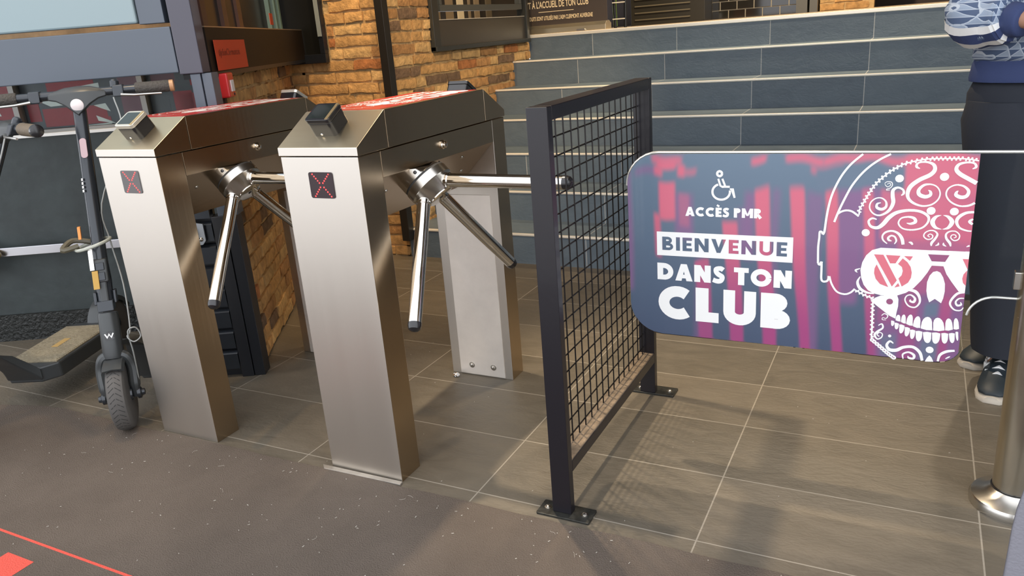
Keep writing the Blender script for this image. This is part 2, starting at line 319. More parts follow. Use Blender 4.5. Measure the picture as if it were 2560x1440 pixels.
# traced design of the gate print (millimetres on the gate plane)
STROKES = [
[(636.4,837.1,4.7),(614.2,816,4.8),(597.1,792.5,4.8),(584.4,767,4.9),(574.8,739.4,4.9),(569.1,711.6,5),(565.6,683.5,5),(563,653.4,5.1),(559.4,645.2,5.1)],
[(559.3,646.1,4.7),(557,651.7,4.7),(552.6,651.1,4.7),(552.2,636.8,4.8),(550.8,612.6,4.9),(552.1,573.3,5)],
[(552.1,573.3,5),(555.8,570,4.9),(559.8,576.4,4.9),(560.7,556.8,5),(561.3,534.9,5),(565.5,528.1,5),(573.3,529.1,5),(577,533.8,5),(577.5,542.6,4.9)],
[(579.5,542.3,4.5),(585.2,523.4,4.5),(597.8,504.6,4.5),(615.5,499.5,4.5),(628.6,504.9,4.5),(637.2,514.8,4.5)],
[(693.3,837.1,4.6),(673.5,826,4.7),(652.3,809.6,4.7),(633.9,789.5,4.8),(617.1,764.1,4.8),(606.1,740.1,4.9),(596.4,715.9,4.9),(589.6,696.6,5),(583.5,676.8,5)],
[(589.6,696.6,4.6),(598.7,703,4.6),(609.5,705.9,4.6),(620.5,703.7,4.6),(630.1,697.1,4.6),(635.8,692.7,4.6)],
[(685.4,768.6,1.4),(691,762.9,1.6),(697.4,767.2,1.6),(694.9,771.3,1.4),(689.9,768.7,1.3)],
[(684.9,770.3,1.4),(689.5,774.5,1.6),(698.4,773.8,1.9),(701,767.2,1.9),(697.1,760.5,1.9),(690.6,757.9,1.9),(690,755.4,1.6),(696.7,755.9,1.3)],
[(753.2,805,1.8),(746.5,808.5,5.3),(746.7,814.9,4.5),(753.5,819,3.8),(767.6,819,4.5),(779.3,813.5,6.7),(782.3,802.3,8.2),(774.1,791,9),(753.8,779.5,9.1),(737.7,764.6,9.2),(732.8,748,7.7),(737,734.9,6.2),(749.3,725.3,5),(765.5,720.8,4),(782.4,724.6,3.7),(794.1,736.4,3.3),(796.8,751.1,3),(790.4,763.9,3),(778.7,769.8,3.3),(764.6,768.3,5.3),(754.7,757.5,6.9),(756.3,746.9,8.4),(768.1,741.9,8.4),(777.8,745.8,6.9),(777.9,753.1,5.3),(773.3,757.1,1.5)],
[(853.5,804.8,1.7),(859.9,809.2,5.1),(855.8,817,4.1),(842.1,818.8,4.1),(827.6,814.5,5.9),(823.3,804.2,7.7),(830.8,794,8.8),(849.6,782.4,8.8),(866.5,772.4,8.8)],
[(866.8,731.8,5),(853.6,724.2,4.5),(835.8,723.2,3.7),(818.4,732.1,3.6),(809,746.5,3.3),(811.6,761,3.3),(824.8,769.3,3.3),(840.1,767.2,4.4),(850.6,757,6.2),(848.2,745.7,7.4),(838.2,742.3,8.2),(828.1,746.9,7.5),(828.3,753.3,5.2),(831.4,756.6,1.5)],
[(720.3,743.6,2.2),(725.1,748.7,5),(723,756.9,4.3),(712.4,761.7,4.7),(703.3,755.7,7),(703.1,742.4,8.2),(705.3,727.4,8.2),(700.4,712.2,7.1),(690.7,701.7,5.4),(677.5,696.2,4),(665.1,700.9,3.5),(657.5,712.5,3.2),(659,726.2,3.2),(668.9,735.7,2.9),(680.8,736.8,3.2),(690.3,728.7,4),(691.1,716.9,5.6),(682.6,710.8,6.7),(672.5,714.7,6.1),(672.7,723.2,4.5),(680.1,725.9,1.9)],
[(673.9,686.7,2.6),(664.3,688.9,4.5),(657.2,681.7,4.9),(662.5,669.9,5.8),(676.4,667,7.8),(687.9,676.1,9.3),(698.8,691.8,9.5),(714.3,704.2,7.9),(737.4,710,6.2),(760.8,708.2,5.9),(777.4,698,5.9),(778.5,684.7,4.6),(768,670.9,4.1),(748.1,665,3.8),(728.8,667.5,3.5),(719.4,679,3.5),(724.1,691.1,3.5),(738.5,694.9,4.4),(750.4,692,6.2),(753.2,683.7,7),(744.1,679.2,5),(735.9,680.5,1.6)],
[(803.5,700.9,0.6),(793.2,696.9,6.1),(787.3,685.1,9.3),(793.8,672.8,6.5),(806.9,668.9,0.6)],
[(807,701,0.6),(817.2,697.7,6.1),(825.4,686.5,9.1),(819.3,673.1,6.4),(807.6,668.9,0.6)],
[(865.6,710,4.8),(851,707.9,6),(838,698.5,7.2),(834.2,686.9,6.4),(841,674,4.5),(854.7,668,3.6),(864.5,667.1,3)],
[(864.9,694.6,3.6),(859,688.7,6),(865.1,682.4,4.5)],
[(699.3,630.1,2.3),(690.4,638.3,3.6),(688.5,648.6,3.9),(695.1,657.5,4.5),(708.4,660.7,4.5),(720.8,655.2,5.6),(729,643.7,7.2),(732.3,629.7,6.4)],
[(714.3,630,1.9),(717.8,637.9,3.8),(713.9,647.2,4),(706.2,649.4,4),(700.6,644,4.8),(702.5,638.6,4.8),(708.3,637.1,1.9)],
[(743.2,635.8,1.3),(748.2,634.9,5.1),(751.9,630.3,3.5)],
[(789.5,629.4,2.5),(789.6,636.5,5.5),(795.9,646.9,5),(799.4,657.2,4),(793,664.4,3.1),(783,664.8,2.8),(774.7,659.4,2.8),(772.8,650.9,2.8),(780.3,644.5,2.8),(788.8,646.6,2.8),(790.4,653.4,2.5),(785,657,2.2),(780.7,652.9,2.2),(784.9,649.8,1.9)],
[(827.6,630.4,2.5),(825.2,638.3,5.4),(817.9,648,4.9),(816.4,658,4),(822.9,664.6,3.1),(834,665.4,2.7),(842.4,657.5,2.7),(841.3,647.5,2.7),(833.1,644.2,2.8),(826.3,650.1,2.5),(827.8,656.5,2.3),(834.1,657.1,2.3),(836.3,652.6,2.1),(831.9,650,1.8)],
[(797.3,630.5,1.2),(802.8,633.5,4),(802.7,638.2,1.2)],
[(819.1,629.9,1.2),(813.5,633.5,4),(813.1,638.4,1.2)],
[(858.2,630.9,1.5),(862.1,633.1,3.6),(864.2,633.7,3.6)],
[(640.5,556.2,1.6),(636.4,561.5,4.4),(646.2,566.5,2)],
[(647.4,546.6,2),(642.2,532.2,5.7),(648.8,516.4,6.9),(664.4,507.9,5.2),(679.4,506.6,3.6)],
[(739.3,516.2,2),(751.5,521.1,5.4),(766,518.4,7.4),(774.9,506.5,5.8),(776.6,491.8,4.3),(768.1,479.9,3.5),(754.4,482.3,3.5),(746.2,495.5,3.1),(749,506.4,2.9),(757.8,509.3,3.5),(766.4,501.5,5.1),(764.4,492.8,5.8),(757.1,494.3,4.3),(757.7,498.6,1.6)],
[(864.5,524.5,4.1),(851.2,520.9,5.6),(840.6,505.8,4.9),(838.6,493.1,4.2),(847.9,481.4,3.4),(860,480.8,3),(865.3,488.2,1.9)],
[(864.9,510.5,2.2),(854.9,508.8,3.4),(849.1,500.3,3.8),(852.9,492.3,4.7),(860.4,494.7,4.1),(858.5,500.7,1.5)],
[(729.4,384.4,2.8),(721.6,389.1,4.9),(715.5,378.3,6.1),(722.2,367.4,8.2),(737.1,367.9,8.5),(751.2,376.9,7.1),(771.2,380,7),(786.7,367.9,7),(793.3,347.6,6)],
[(753,347.4,2.4),(751.6,359.1,4.1),(763.1,365.7,4.4),(774.9,359.8,6),(774.3,350.8,5.2),(765.1,351.2,5.3),(762.4,356,1.6)],
[(825.6,350,4.4),(829,366.5,5.9),(841.4,376.8,6.6),(857.7,380.9,5)],
[(840.8,358.5,2),(846.1,362.7,3.5),(849.8,365.3,1.6)],
[(699.3,452.5,1.6),(705.2,458.1,2.4),(712.6,453.8,2.4),(709.7,446.5,2),(702.2,447.5,1.6),(701.8,442.4,1.6),(709.6,442.5,1.6)],
[(693.9,426.8,2),(701.4,431.3,3.6),(704,421.6,4.1),(693.9,411.7,5.3),(687.5,402,5.3),(693.9,392,3.7),(702.4,396.5,3.1),(704.3,405.7,2.4),(697.8,409.4,2.4),(693,403.1,2.5),(698,398.7,2.9)]]
ZIGZAGS = [
[(636.3,696.5,3.3),(636.4,708.5,3.2),(642.5,722.3,3.2),(649.2,736.9,3.2),(655.9,750.6,3.2),(663.4,764.1,3.2),(672.3,775.9,3.1),(682.7,786.8,3.1),(695.2,798.4,3.1),(707,806.6,3.1),(720.9,814.8,3.1),(736.4,819.7,3),(753.1,823.8,3),(768.4,826.2,3),(787.9,827,3),(808.7,827,2.9),(829.1,827.1,2.9),(846.9,825.5,2.9),(863.9,822.4,2.9)],
[(637.7,512.3,3.3),(649.5,505.6,3.2),(663,499.1,3.2),(677.4,494.2,3.2)],
[(678.7,493.9,4),(678.7,474.2,4),(679.4,447.9,4.1),(680.5,421.4,4.1),(681.3,392.3,4.1)]]
CHAINS = [
[(683.1,388,8.2),(697.2,376.2,8.2),(711.1,364.3,8.2),(723.1,354.5,8.2),(732.9,347.8,8.2)]]
WHITE_SHAPES = [
[(866,620.3),(775.7,619.2),(686.8,619.6),(669,613.2),(656.9,599.5),(649.6,582.1),(646.7,562.7),(649.5,543.5),(655.7,526.7),(665.9,513.5),(679.4,506.6),(694.5,503.5),(712.9,503.3),(729.2,505.8),(746.7,513.7),(761.8,526.6),(776.2,546.6),(787,566.1),(794.3,583.1),(817.5,583.2),(825.1,564.7),(836.9,547),(852.5,525.6),(864.9,524.1)],
[(682.9,496.4),(694.5,502.8),(729.1,506.2),(732.5,496.4),(732.9,479.2),(730.5,461.6),(729.6,447.4),(716.3,453.7),(684,479.1),(675,487)],
[(805.7,571.1),(812.8,567.9),(819.3,557),(824.2,541.9),(825.3,523.3),(823.6,506.5),(820.3,494.6),(806.9,504),(796.2,494.6),(791.1,507.9),(788.2,522.4),(787.9,543.3),(791.9,559.2),(798.1,568.5)],
[(798.9,346.1),(802.9,356.6),(807.3,363.1),(812.4,357.8),(816.8,347.9)],
[(729.9,443.7),(729.9,445.9),(730.3,451.4),(731.4,455),(733.1,457.3),(735.1,458.2),(737,457.6),(738.6,455.7),(739.6,452.3),(740.1,446.9),(740.7,441.3),(735.4,441.6)],
[(741.7,440.5),(741.6,443.8),(741.9,451.1),(742.9,455.8),(744.5,458.8),(746.4,459.9),(748.3,459.2),(749.9,456.5),(751,452),(751.5,444.8),(752.3,437.7),(747.1,437.8)],
[(753.1,436.7),(753,441),(753.9,450.2),(755.7,456.1),(758.1,459.9),(760.7,461.3),(763.1,460.4),(765,457),(766,451.4),(766.2,442.4),(767.1,433.8),(760.2,433.7)],
[(767.6,432.3),(767.5,437),(768.5,446.7),(770.5,453),(773.2,457),(776.2,458.5),(778.9,457.5),(780.9,454),(782.1,448.1),(782.3,438.5),(783.3,429.6),(775.6,429.3)],
[(784.1,428.6),(784.1,434.2),(785,445.3),(787.6,452.4),(791.5,457.1),(795.9,459),(800.2,457.9),(803.8,454.1),(806.1,447.4),(807,436.6),(808.3,426.6),(796.4,425.7)],
[(809.6,426.3),(809.4,434.3),(808.5,445.3),(809.7,452.4),(812.5,457),(816.5,458.8),(821.1,457.8),(825.5,454),(829.3,447.4),(831.9,436.7),(833,428.9),(821.5,425.7)],
[(834,429.4),(833.7,437.4),(833.1,447.3),(833.9,453.7),(835.8,457.7),(838.5,459.3),(841.5,458.3),(844.4,454.8),(846.8,448.7),(848.6,439),(849.4,432.8),(841.9,429.4)],
[(850.6,434),(850.2,441),(849.5,450.3),(849.8,456.2),(851.1,460),(853,461.4),(855.2,460.4),(857.4,457),(859.3,451.3),(860.8,442.1),(861.6,435.8),(856.2,433.3)],
[(720.4,442.1),(720.9,437.7),(721.1,433.2),(721.8,430.3),(722.9,428.7),(724.2,428.2),(725.6,428.9),(726.8,430.8),(727.6,433.8),(727.9,438.5),(727.9,440.6),(724.1,442.1)],
[(728.1,437.4),(728.7,432.2),(729.2,426.7),(730.2,423.3),(731.7,421.3),(733.5,420.8),(735.2,421.7),(736.7,424),(737.6,427.6),(737.8,433.1),(737.8,435.7),(732.9,437.5)],
[(738.5,434.1),(739.2,427.1),(739.2,419.7),(740,415),(741.5,412.3),(743.4,411.5),(745.6,412.7),(747.7,415.9),(749.3,420.8),(750,428.3),(750,432),(744.1,434.3)],
[(750.4,428.7),(751.1,421.6),(751.3,413.7),(752.1,408.9),(753.6,406),(755.6,405.1),(757.7,406.4),(759.7,409.7),(761.2,414.8),(761.9,422.7),(761.8,426.7),(756,429)],
[(761.9,423),(762.6,416.5),(763.1,408.6),(764.2,403.6),(765.8,400.7),(767.8,399.9),(769.9,401.2),(771.7,404.5),(773,409.7),(773.3,417.6),(773.2,422.4),(767.5,424)],
[(773.9,421),(774.7,413.8),(775.5,405.1),(777.1,399.7),(779.4,396.5),(782,395.6),(784.7,397.1),(786.8,400.8),(788.2,406.5),(788.4,415.4),(788.3,420.8),(781,422.4)],
[(789.3,419.8),(790.2,412.6),(791.9,403.3),(794.4,397.6),(797.6,394.3),(801,393.4),(804.1,395),(806.4,399),(807.5,405.1),(807,414.4),(806.9,420.6),(798,421.8)],
[(807.9,420.7),(808.9,413),(809.7,403.6),(811.5,397.8),(814.2,394.4),(817.3,393.5),(820.5,395.2),(823.2,399.2),(825,405.4),(825.4,414.8),(825.3,420.5),(816.5,422.2)],
[(827,421.3),(827.9,414.4),(829,405.6),(830.8,400.2),(833.3,397),(835.9,396.1),(838.4,397.6),(840.4,401.3),(841.5,407.1),(841.4,415.9),(841.2,421.6),(834,423)],
[(842.3,422.4),(843.1,416.4),(844.6,408.2),(846.5,403.1),(848.8,400.1),(851.2,399.2),(853.2,400.6),(854.6,404),(855.1,409.4),(854.5,417.7),(854.2,423.7),(848.2,424.4)],
[(855.1,427.4),(855.7,421.8),(857.1,414.5),(858.5,409.8),(860,407.1),(861.2,406.2),(862.1,407.3),(862.4,410.3),(862.1,415),(861.2,422.4),(860.8,427.6),(857.9,428.8)]]
LENS_SHAPES = [
[(673.7,603),(693.4,603.1),(725.6,542.8),(716.4,527.2)],
[(698.8,603),(728.9,602.7),(720,584),(708.9,583.3)],
[(736.6,602.5),(754.6,602.8),(749.2,592.1)],
[(734.3,596.8),(744.7,588.1),(751.8,577.2),(755.1,563.8),(754.3,551.2),(749.3,539.3),(736.9,528.8),(728.9,547.7),(734.9,556.1),(736.5,566.7),(734,576),(725.5,583.1)],
[(680.7,578.8),(676.9,569),(676.6,557.3),(680.8,543.7),(690.8,531.6),(708.7,525.1)],
[(728.8,536.7),(732.6,528.9),(721.8,525.1)],
[(853.6,602.7),(866,602.9),(865.5,578.7)],
[(864.7,576.6),(858.6,567),(857,556.7),(859.4,546.7),(865.6,540)]]
ICON = [
[(311.9,776.3,5),(317.3,758.7,5),(321.5,756.4,5),(340.2,756.7,5)],
[(321.9,776.4,5),(328.7,758.9,5)],
[(340.3,750.5,5),(346.3,751,5),(352.3,729.1,5)],
[(311.8,761.9,5.4),(308.4,760.4,5.5),(305.3,758.4,5.5),(302.7,755.9,5.5),(300.5,753.1,5.5),(298.9,749.9,5.5),(298,746.6,5.5),(297.7,743.1,5.5),(298,739.7,5.5),(299,736.3,5.5),(300.6,733.2,5.5),(302.8,730.5,5.5),(305.5,728.1,5.5),(308.6,726.2,5.5),(312.1,724.8,5.5),(315.7,724,5.5),(319.5,723.8,5.5),(323.2,724.2,5.5),(326.8,725.1,5.5),(330.2,726.7,5.5),(333.3,728.7,5.4),(335.9,731.2,5.4),(338,734.1,5.4),(339.5,737.3,5.4),(340.4,740.6,5.4),(340.7,744,5.4),(340.4,747.4,5.4)],
[(321,789,5.8),(320.7,787,5.8),(319.7,785.1,5.8),(318.1,783.8,5.8),(316.2,783,5.8),(314.1,783,5.8),(312.2,783.7,5.8),(310.6,785,5.8),(309.5,786.8,5.8),(309.2,788.9,5.8),(309.5,791,5.8),(310.5,792.8,5.8),(312.1,794.2,5.8),(314,794.9,5.8),(316.1,794.9,5.8),(318,794.2,5.8),(319.6,792.9,5.8),(320.6,791.1,5.8),(321,789,5.8)]]
DOTS = [(714.2,782.2,8.8),(802.2,787,9),(782.5,710.3,8.9),(827.7,710.1,8.7),(652.7,654.2,8.7),(720.2,402.5,3.6),(806.7,376.9,8.3)]
BRIDGE = [(784.8,609.7),(827.2,610),(820,593.9),(793.4,593.7)]
HOLE = (714.2, 489.4, 7.2)
PRINT_PATCHES = [(70,86,470,800,1,0.7),(99,158,783,797,1,0.8),(144,220,811,834,0,0.8),(158,205,801,823,0,1),(150,171,782,806,0,0.9),(210,228,783,813,0,1),(227,257,788,805,0,0.6),(203,250,624,740,1,0.7),(162,204,670,768,0,1),(147,163,566,680,0,0.9),(214,240,656,740,0,0.4),(389,424,817,836,0,0.9),(469,554,816,836,0,0.9),(526,598,796,813,0,0.7),(554,865,816,836,0,0.9),(377,402,580,751,1,0.7),(440,459,370,749,1,0.5),(361,383,579,703,1,0.6),(253,274,337,572,1,0.4),(519,556,315,751,1,0.6),(588,644,473,753,1,0.8),(642,883,507,756,1,0.8),(719,884,510,734,0,0.55),(680,877,642,761,0,0.75),(726,868,752,836,0,0.95),(538,724,762,810,2,1),(690,902,343,508,1,0.8),(690,725,440,500,0,0.4),(741,775,338,504,0,0.6),(820,842,347,511,0,0.8),(788,816,450,489,2,0.9),(701,735,353,410,2,0.7),(787,824,344,399,2,0.8)]
PRINT_STRIPES = [(399,432,756,429,461,334,1),(479,512,755,520,543,323,1),(559,585,755,594,618,327,1),(324,361,668,348,381,330,0.95),(251,288,561,266,301,338,0.85),(639,662,749,675,696,332,0.9)]
# ================================================================== SETTING
floor_m = tile_mat('slate_floor_tiles', (.085, .074, .055), (.180, .152, .113), (.30, .27, .22), .5855, -.117, .29, .03, .0018, .46, True, .28, 8, (1, 2.2, 1))
mb = MB(); mb.box(-4, 3.3, -.5, 2.05, -.1, 0); tag(mb.build('floor', floor_m), kind='structure')
street = mat('street_ground', (.55, .52, .49), .8, bump=.2)
mb = MB(); mb.box(-9, 9, -12, -.5, -.12, -.006); tag(mb.build('floor', street), kind='structure')
# stairs: seven risers
SX, SY, SR, ST = -1.052, 1.9944, .1614, .2866
riser_m = tile_mat('slate_riser_tiles', (.085, .117, .150), (.155, .20, .235), (.42, .43, .42), .5833, -.688, 1, 0, .0022, .42, False, .3, 7, (1, 1, 1.6))
st = empty('staircase', (SX, SY, 0), 'wide dark slate staircase with seven steps and bright metal edges', 'stairs')
for k in range(7):
    y0 = SY+k*ST; z1 = SR*(k+1); y1 = y0+ST+.02 if k < 6 else y0+.3
    b = MB(); b.box(SX, 3.29, y0, y1, SR*k-.02 if k else 0, z1-.012); b.box(SX, 3.29, y0, y1, z1-.012, z1-.001)
    o = b.build('step', riser_m, st)
    b = MB(); h = .011 if k < 6 else .022
    b.box(SX+.002, 3.29, y0-.006, y0+.016, z1-h, z1+.001)
    b.build('step_edge', BRASS, o, bevel=.004)
land_m = mat('landing_floor', (.62, .50, .36), .35, bump=.1, bscale=30, vary=.15, vscale=12)
mb = MB(); mb.box(SX-.5, 3.3, SY+6*ST+.02, 8, 1.0, 1.129); tag(mb.build('floor', land_m), kind='structure')
# ribbed strip behind the top edge
mb = MB()
for i in range(150): mb.box(SX+.02+i*.028, SX+.036+i*.028, SY+6*ST+.03, SY+6*ST+.07, 1.128, 1.1315)
tag(mb.build('tactile_strip', mat('strip_brown', (.30, .2, .11), .6), None), 'thin toothed anti-slip strip behind the top stair edge', 'strip')

# brick walls: each wall one mesh of tumbled bricks on a mortar bed
brick_m = attr_mat('tumbled_brick', .85, .55, 55, nvary=.28); mortar_m = mat('mortar', (.50, .34, .16), .9, bump=.5, bscale=60, vary=.2, vscale=20)
def brick_wall(name, p0, d, n, L, z0, z1, zcut=None, thick=.12, seed=1, course=.0605, avg=.15, holes=(), beds=None):
    rnd = random.Random(seed); mb = MB(); p0 = Vector(p0); d = Vector(d); n = Vector(n)
    for s0_, s1_, za, zb_ in (beds or [(0, L, z0, z1)]): mb.obox(p0, (d, Z, n), (s0_, za, -thick), (s1_, zb_, 0), 1)
    row = 0; z = z0+.004
    while z < z1-.02:
        hgt = course-.013; s = -rnd.random()*.12
        while s < L:
            ln = rnd.choice((.085, .13, .15, .17, .19, .2))*avg/.15; a = max(s, .002); b = min(s+ln, L-.002); s += ln+.012
            zm = z+hgt/2
            for hh in holes:
                if hh[2] < zm < hh[3]:
                    if a < hh[0] < b: b = hh[0]-.002
                    if a < hh[1] < b: a = hh[1]+.002
            if b-a < .03: continue
            if zcut and zm < zcut(a, b): continue
            if any(h[0] < (a+b)/2 < h[1] and h[2] < zm < h[3] for h in holes): continue
            q = rnd.random()
            c = (.50, .285, .105) if q < .45 else (.58, .365, .15) if q < .68 else (.41, .215, .08) if q < .83 else (.17, .105, .06) if q < .965 else (.44, .17, .055)
            v = .85+.3*rnd.random(); c = tuple(x*v for x in c)
            nx, nz = max(2, int((b-a)/.035)), 2; dep = .008+.009*rnd.random(); P = []; F = []
            for j in range(nz+1):
                for i in range(nx+1):
                    e = (i in (0, nx)) or (j in (0, nz))
                    aa = a+(b-a)*i/nx+rnd.uniform(-.004, .004); zz = z+hgt*j/nz+rnd.uniform(-.0035, .0035)
                    P.append(p0+d*aa+Z*zz+n*(dep-(.0035 if e else 0)+rnd.uniform(-.002, .002)))
            W_ = nx+1
            for j in range(nz):
                for i in range(nx): F.append((j*W_+i, j*W_+i+1, (j+1)*W_+i+1, (j+1)*W_+i))
            rim = [i for i in range(W_)]+[j*W_+nx for j in range(1, nz+1)]+[nz*W_+i for i in range(nx-1, -1, -1)]+[j*W_ for j in range(nz-1, 0, -1)]
            base = len(P)
            for r in rim: P.append(P[r]-n*(P[r]-p0).dot(n)-n*.002)
            for i in range(len(rim)): F.append((rim[i], rim[(i+1) % len(rim)], base+(i+1) % len(rim), base+i))
            mb.add(P, F, 0, c)
        z += course; row += 1
    mb.smooth = True
    return tag(mb.build(name, [brick_m, mortar_m], sharp=35), kind='structure')
WD = Vector((-.5417, .8406, 0)); WN = Vector((.8406, .5417, 0)); W0 = Vector((-.783, .54, 0))
brick_wall('wall_left', W0-WD*.02, WD, WN, 1.77, 0, 1.088, seed=3, thick=.02, avg=.17)
brick_wall('wall_back', (-1.76, 2.0, 0), X, -Y, .70, 0, 2.3, seed=5, avg=.20, holes=((-.1, .33, 1.07, 3),))
def cut(a, b):
    y = 2.0+min(a, b); k = int((y-SY)/ST)+1
    return min(k, 7)*SR-.02
brick_wall('wall_stair', (SX, 2.0, 0), Y, X, 1.70, 0, 2.3, seed=9, thick=.03, zcut=cut, avg=.17, course=.0605, holes=((.42, 1.75, 1.085, 3),), beds=[(0,.42,0,2.3),(.42,1.70,0,1.088)])
# dark painted wall, plinth and window band behind the scooters (rotated 28 degrees)
PU = Vector((math.cos(math.radians(28)), math.sin(math.radians(28)), 0)); PN = Vector((math.sin(math.radians(28)), -math.cos(math.radians(28)), 0))
PP = Vector((-1.977, .476, 0)); PA = (PU, Z, PN)
mb = MB(); mb.obox(PP, PA, (-1.6, 0, -.15), (1.0, .895, 0)); tag(mb.build('wall_front', DARKW), kind='structure')
tread_m = mat('diamond_plate', (.018, .020, .019), .4, .3, bump=.9, bscale=70)
mb = MB(); mb.obox(PP, PA, (-1.6, 0, 0), (1.0, .122, .016)); 
for i in range(60):
    for j in range(3):
        s0 = -1.0+i*.03+(j % 2)*.015; sg = 1 if (i+j) % 2 else -1
        mb.obox(PP+PU*s0+Z*(.03+j*.035)+PN*.016, ((PU+Z*sg*1.0).normalized(), (Z-PU*sg).normalized(), PN), (-.010, -.002, 0), (.010, .002, .0012))
tag(mb.build('baseboard_left', tread_m), kind='structure')
ledge_m = mat('pale_ledge', (.85, .84, .80), .3)
mb = MB(); mb.obox(PP, PA, (-1.6, .893, -.02), (1.0, .905, .014)); tag(mb.build('trim_1', ledge_m), kind='structure')
# window: frame, pane, red, plum, dark and pale colour patches behind
mb = MB()
dkf = mat('window_frame_paint', (.20, .20, .19), .35, .4)
mb.obox(PP, PA, (-1.6, .904, -.05), (1.0, .918, -.012)); mb.obox(PP, PA, (-1.6, 1.20, -.05), (1.0, 1.24, -.012))
for s0 in (-1.2, -.5, .065, .60, .97): mb.obox(PP, PA, (s0, .918, -.05), (s0+.022, 1.2, -.008))
w1 = tag(mb.build('window_1', dkf), kind='structure')
mb = MB(); mb.obox(PP, PA, (-1.6, .90, -.034), (1.0, 1.22, -.030))
mb.build('pane', mat('window_glass', (.9, .95, .95), .02, trans=1., spec=.1), w1)
MATS['window_glass'].node_tree.nodes['Principled BSDF'].inputs['IOR'].default_value = 1.08
vm = [mat('window_red', (.20, .006, .014), .35), mat('window_dark', (.03, .035, .045), .3), mat('window_pale', (.50, .55, .54), .4), mat('window_plum', (.12, .05, .07), .4)]
mb = MB(); mb.obox(PP, PA, (-1.6, .90, -.062), (1.0, 1.24, -.055), 1)
for s0, s1, z0_, z1_, k in ((-.1,.06,.93,1.12,0),(.10,.15,.95,1.03,0),(.16,.44,.925,1.0,0),(.20,.40,1.03,1.14,0),(.43,.5,.95,1.1,1),(.50,.60,.93,1.06,3),(.62,.70,.93,1.0,1),(.72,.80,.93,1.03,0),(.74,.95,.95,1.02,0),(.5,.58,1.06,1.15,3),(.64,.74,1.07,1.15,3),(.80,.95,1.05,1.15,0),(.85,.95,.925,.985,3)):
    mb.obox(PP, PA, (s0, z0_, -.055), (s1, z1_, -.054), k)
for P_ in ([(.16,1.03),(.30,1.037),(.335,1.012),(.20,1.008)], [(.38,1.0),(.43,1.005),(.445,.97),(.41,.985)], [(.38,.958),(.44,.93),(.46,.918),(.385,.935)], [(-.05,1.0),(-.02,1.0),(-.015,.985),(-.05,.985)], [(.30,1.06),(.42,1.07),(.42,1.09),(.32,1.08)], [(.78,.942),(.93,.952),(.93,.944),(.78,.935)], [(.16,.913),(.44,.925),(.44,.919),(.16,.908)]):
    mb.prism(P_, PP, PA, -.0539, -.053, 2)
mb.build('window_patches', vm, w1)
# upper shopfront steel: beams, column and pale panel in the plane of the shutter
FP = Vector((-.81, .377, 0)); FA = (PU, Z, PN)
sf = empty('shopfront', (FP.x, FP.y, 1.1), 'grey blue steel shopfront beam and columns framing a pale panel above the scooters', 'frame')
b = MB(); b.obox(FP, FA, (-1.2, 1.115, -.07), (.047, 1.262, 0)); b.build('beam', GREYP, sf, bevel=.003)
b = MB(); b.obox(FP, FA, (.052, 1.108, -.07), (.129, 1.95, .006)); b.build('column', mat('column_grey_shaded', (.055,.055,.078), .38, coat=.2), sf, bevel=.003)  # darker copy of the frame grey, shade put into the colour
b = MB(); b.obox(FP, FA, (-1.2, 1.279, -.05), (-.058, 1.95, -.005)); b.build('pale_panel', PALEP, sf, bevel=.006)
b = MB(); b.obox(FP, FA, (-.054, 1.275, -.06), (.030, 1.95, -.012)); b.build('mullion', GREYP, sf, bevel=.002)
b = MB(); b.obox(FP, FA, (.031, 1.275, -.10), (.051, 1.95, -.08)); b.build('seal', BLACKM, sf)
gp = empty('shopfront_post', (FP.x, FP.y, 0), 'narrow black double post at the end of the slatted shutter beside the brick wall', 'post')
b = MB(); b.obox(FP, FA, (.056, 0, -.06), (.100, .62, 0)); b.obox(FP, FA, (.102, 0, -.07), (.142, .62, -.004)); b.build('lower_post', BLACKM, gp, bevel=.002)
b = MB(); b.obox(FP, FA, (.082, .62, -.06), (.116, 1.107, 0)); b.obox(FP, FA, (.119, .62, -.07), (.152, 1.107, -.004)); b.build('upper_post', GREYP, gp, bevel=.002)
sh = empty('slatted_shutter', (FP.x, FP.y, 0), 'black horizontal slatted metal shutter standing between turnstile legs and brick wall', 'shutter')
b = MB(); b.obox(FP, FA, (-.11, 0, -.05), (.055, .80, -.03)); b.build('backing', BLACKM, sh)
slat_m = mat('slat_metal', (.03, .036, .045), .30, .5)
b = MB()
for k in range(9):
    z = .035+k*.083
    b.prism([(0, z), (-.028, z+.06), (-.03, z+.066), (-.012, z+.070), (.0, z+.060)], FP, (PN, Z, PU), -.11, .053)
b.build('slats', slat_m, sh)
br = empty('rail_bracket', tuple(FP+Z*.55), 'grey steel bracket plate with bolts on the slatted shutter below the turnstile', 'bracket')
b = MB(); b.prism([(-.11,.525),(.015,.525),(.028,.54),(.028,.60),(-.02,.61),(-.11,.61)], FP, FA, .006, .014); b.build('plate', mat('zinc', (.34,.37,.40), .35, .8), br)
b = MB(); b.obox(FP, FA, (-.105, .55, .014), (-.005, .585, .045)); b.build('socket', mat('tarnished_steel', (.22,.2,.16), .4, .8), br, bevel=.003)
b = MB(); b.dome(FP+PU*.012+Z*.545+PN*.014, PN, .008, .006); b.build('bolt', CHROME2, br)
rl = empty('bike_rack_rail', tuple(PP+Z*.42), 'flat brushed metal bike rail running along the dark wall behind the scooters', 'rail')
b = MB(); b.obox(PP, PA, (-1.2, .404, .05), (.85, .442, .062)); b.build('bar', mat('rail_metal', (.55,.56,.60), .25, 1.), rl, bevel=.002)
for s0 in (-.9, .7):
    b = MB(); b.obox(PP, PA, (s0, .41, 0), (s0+.03, .435, .05)); b.build('stand_off', BLACKM, rl)
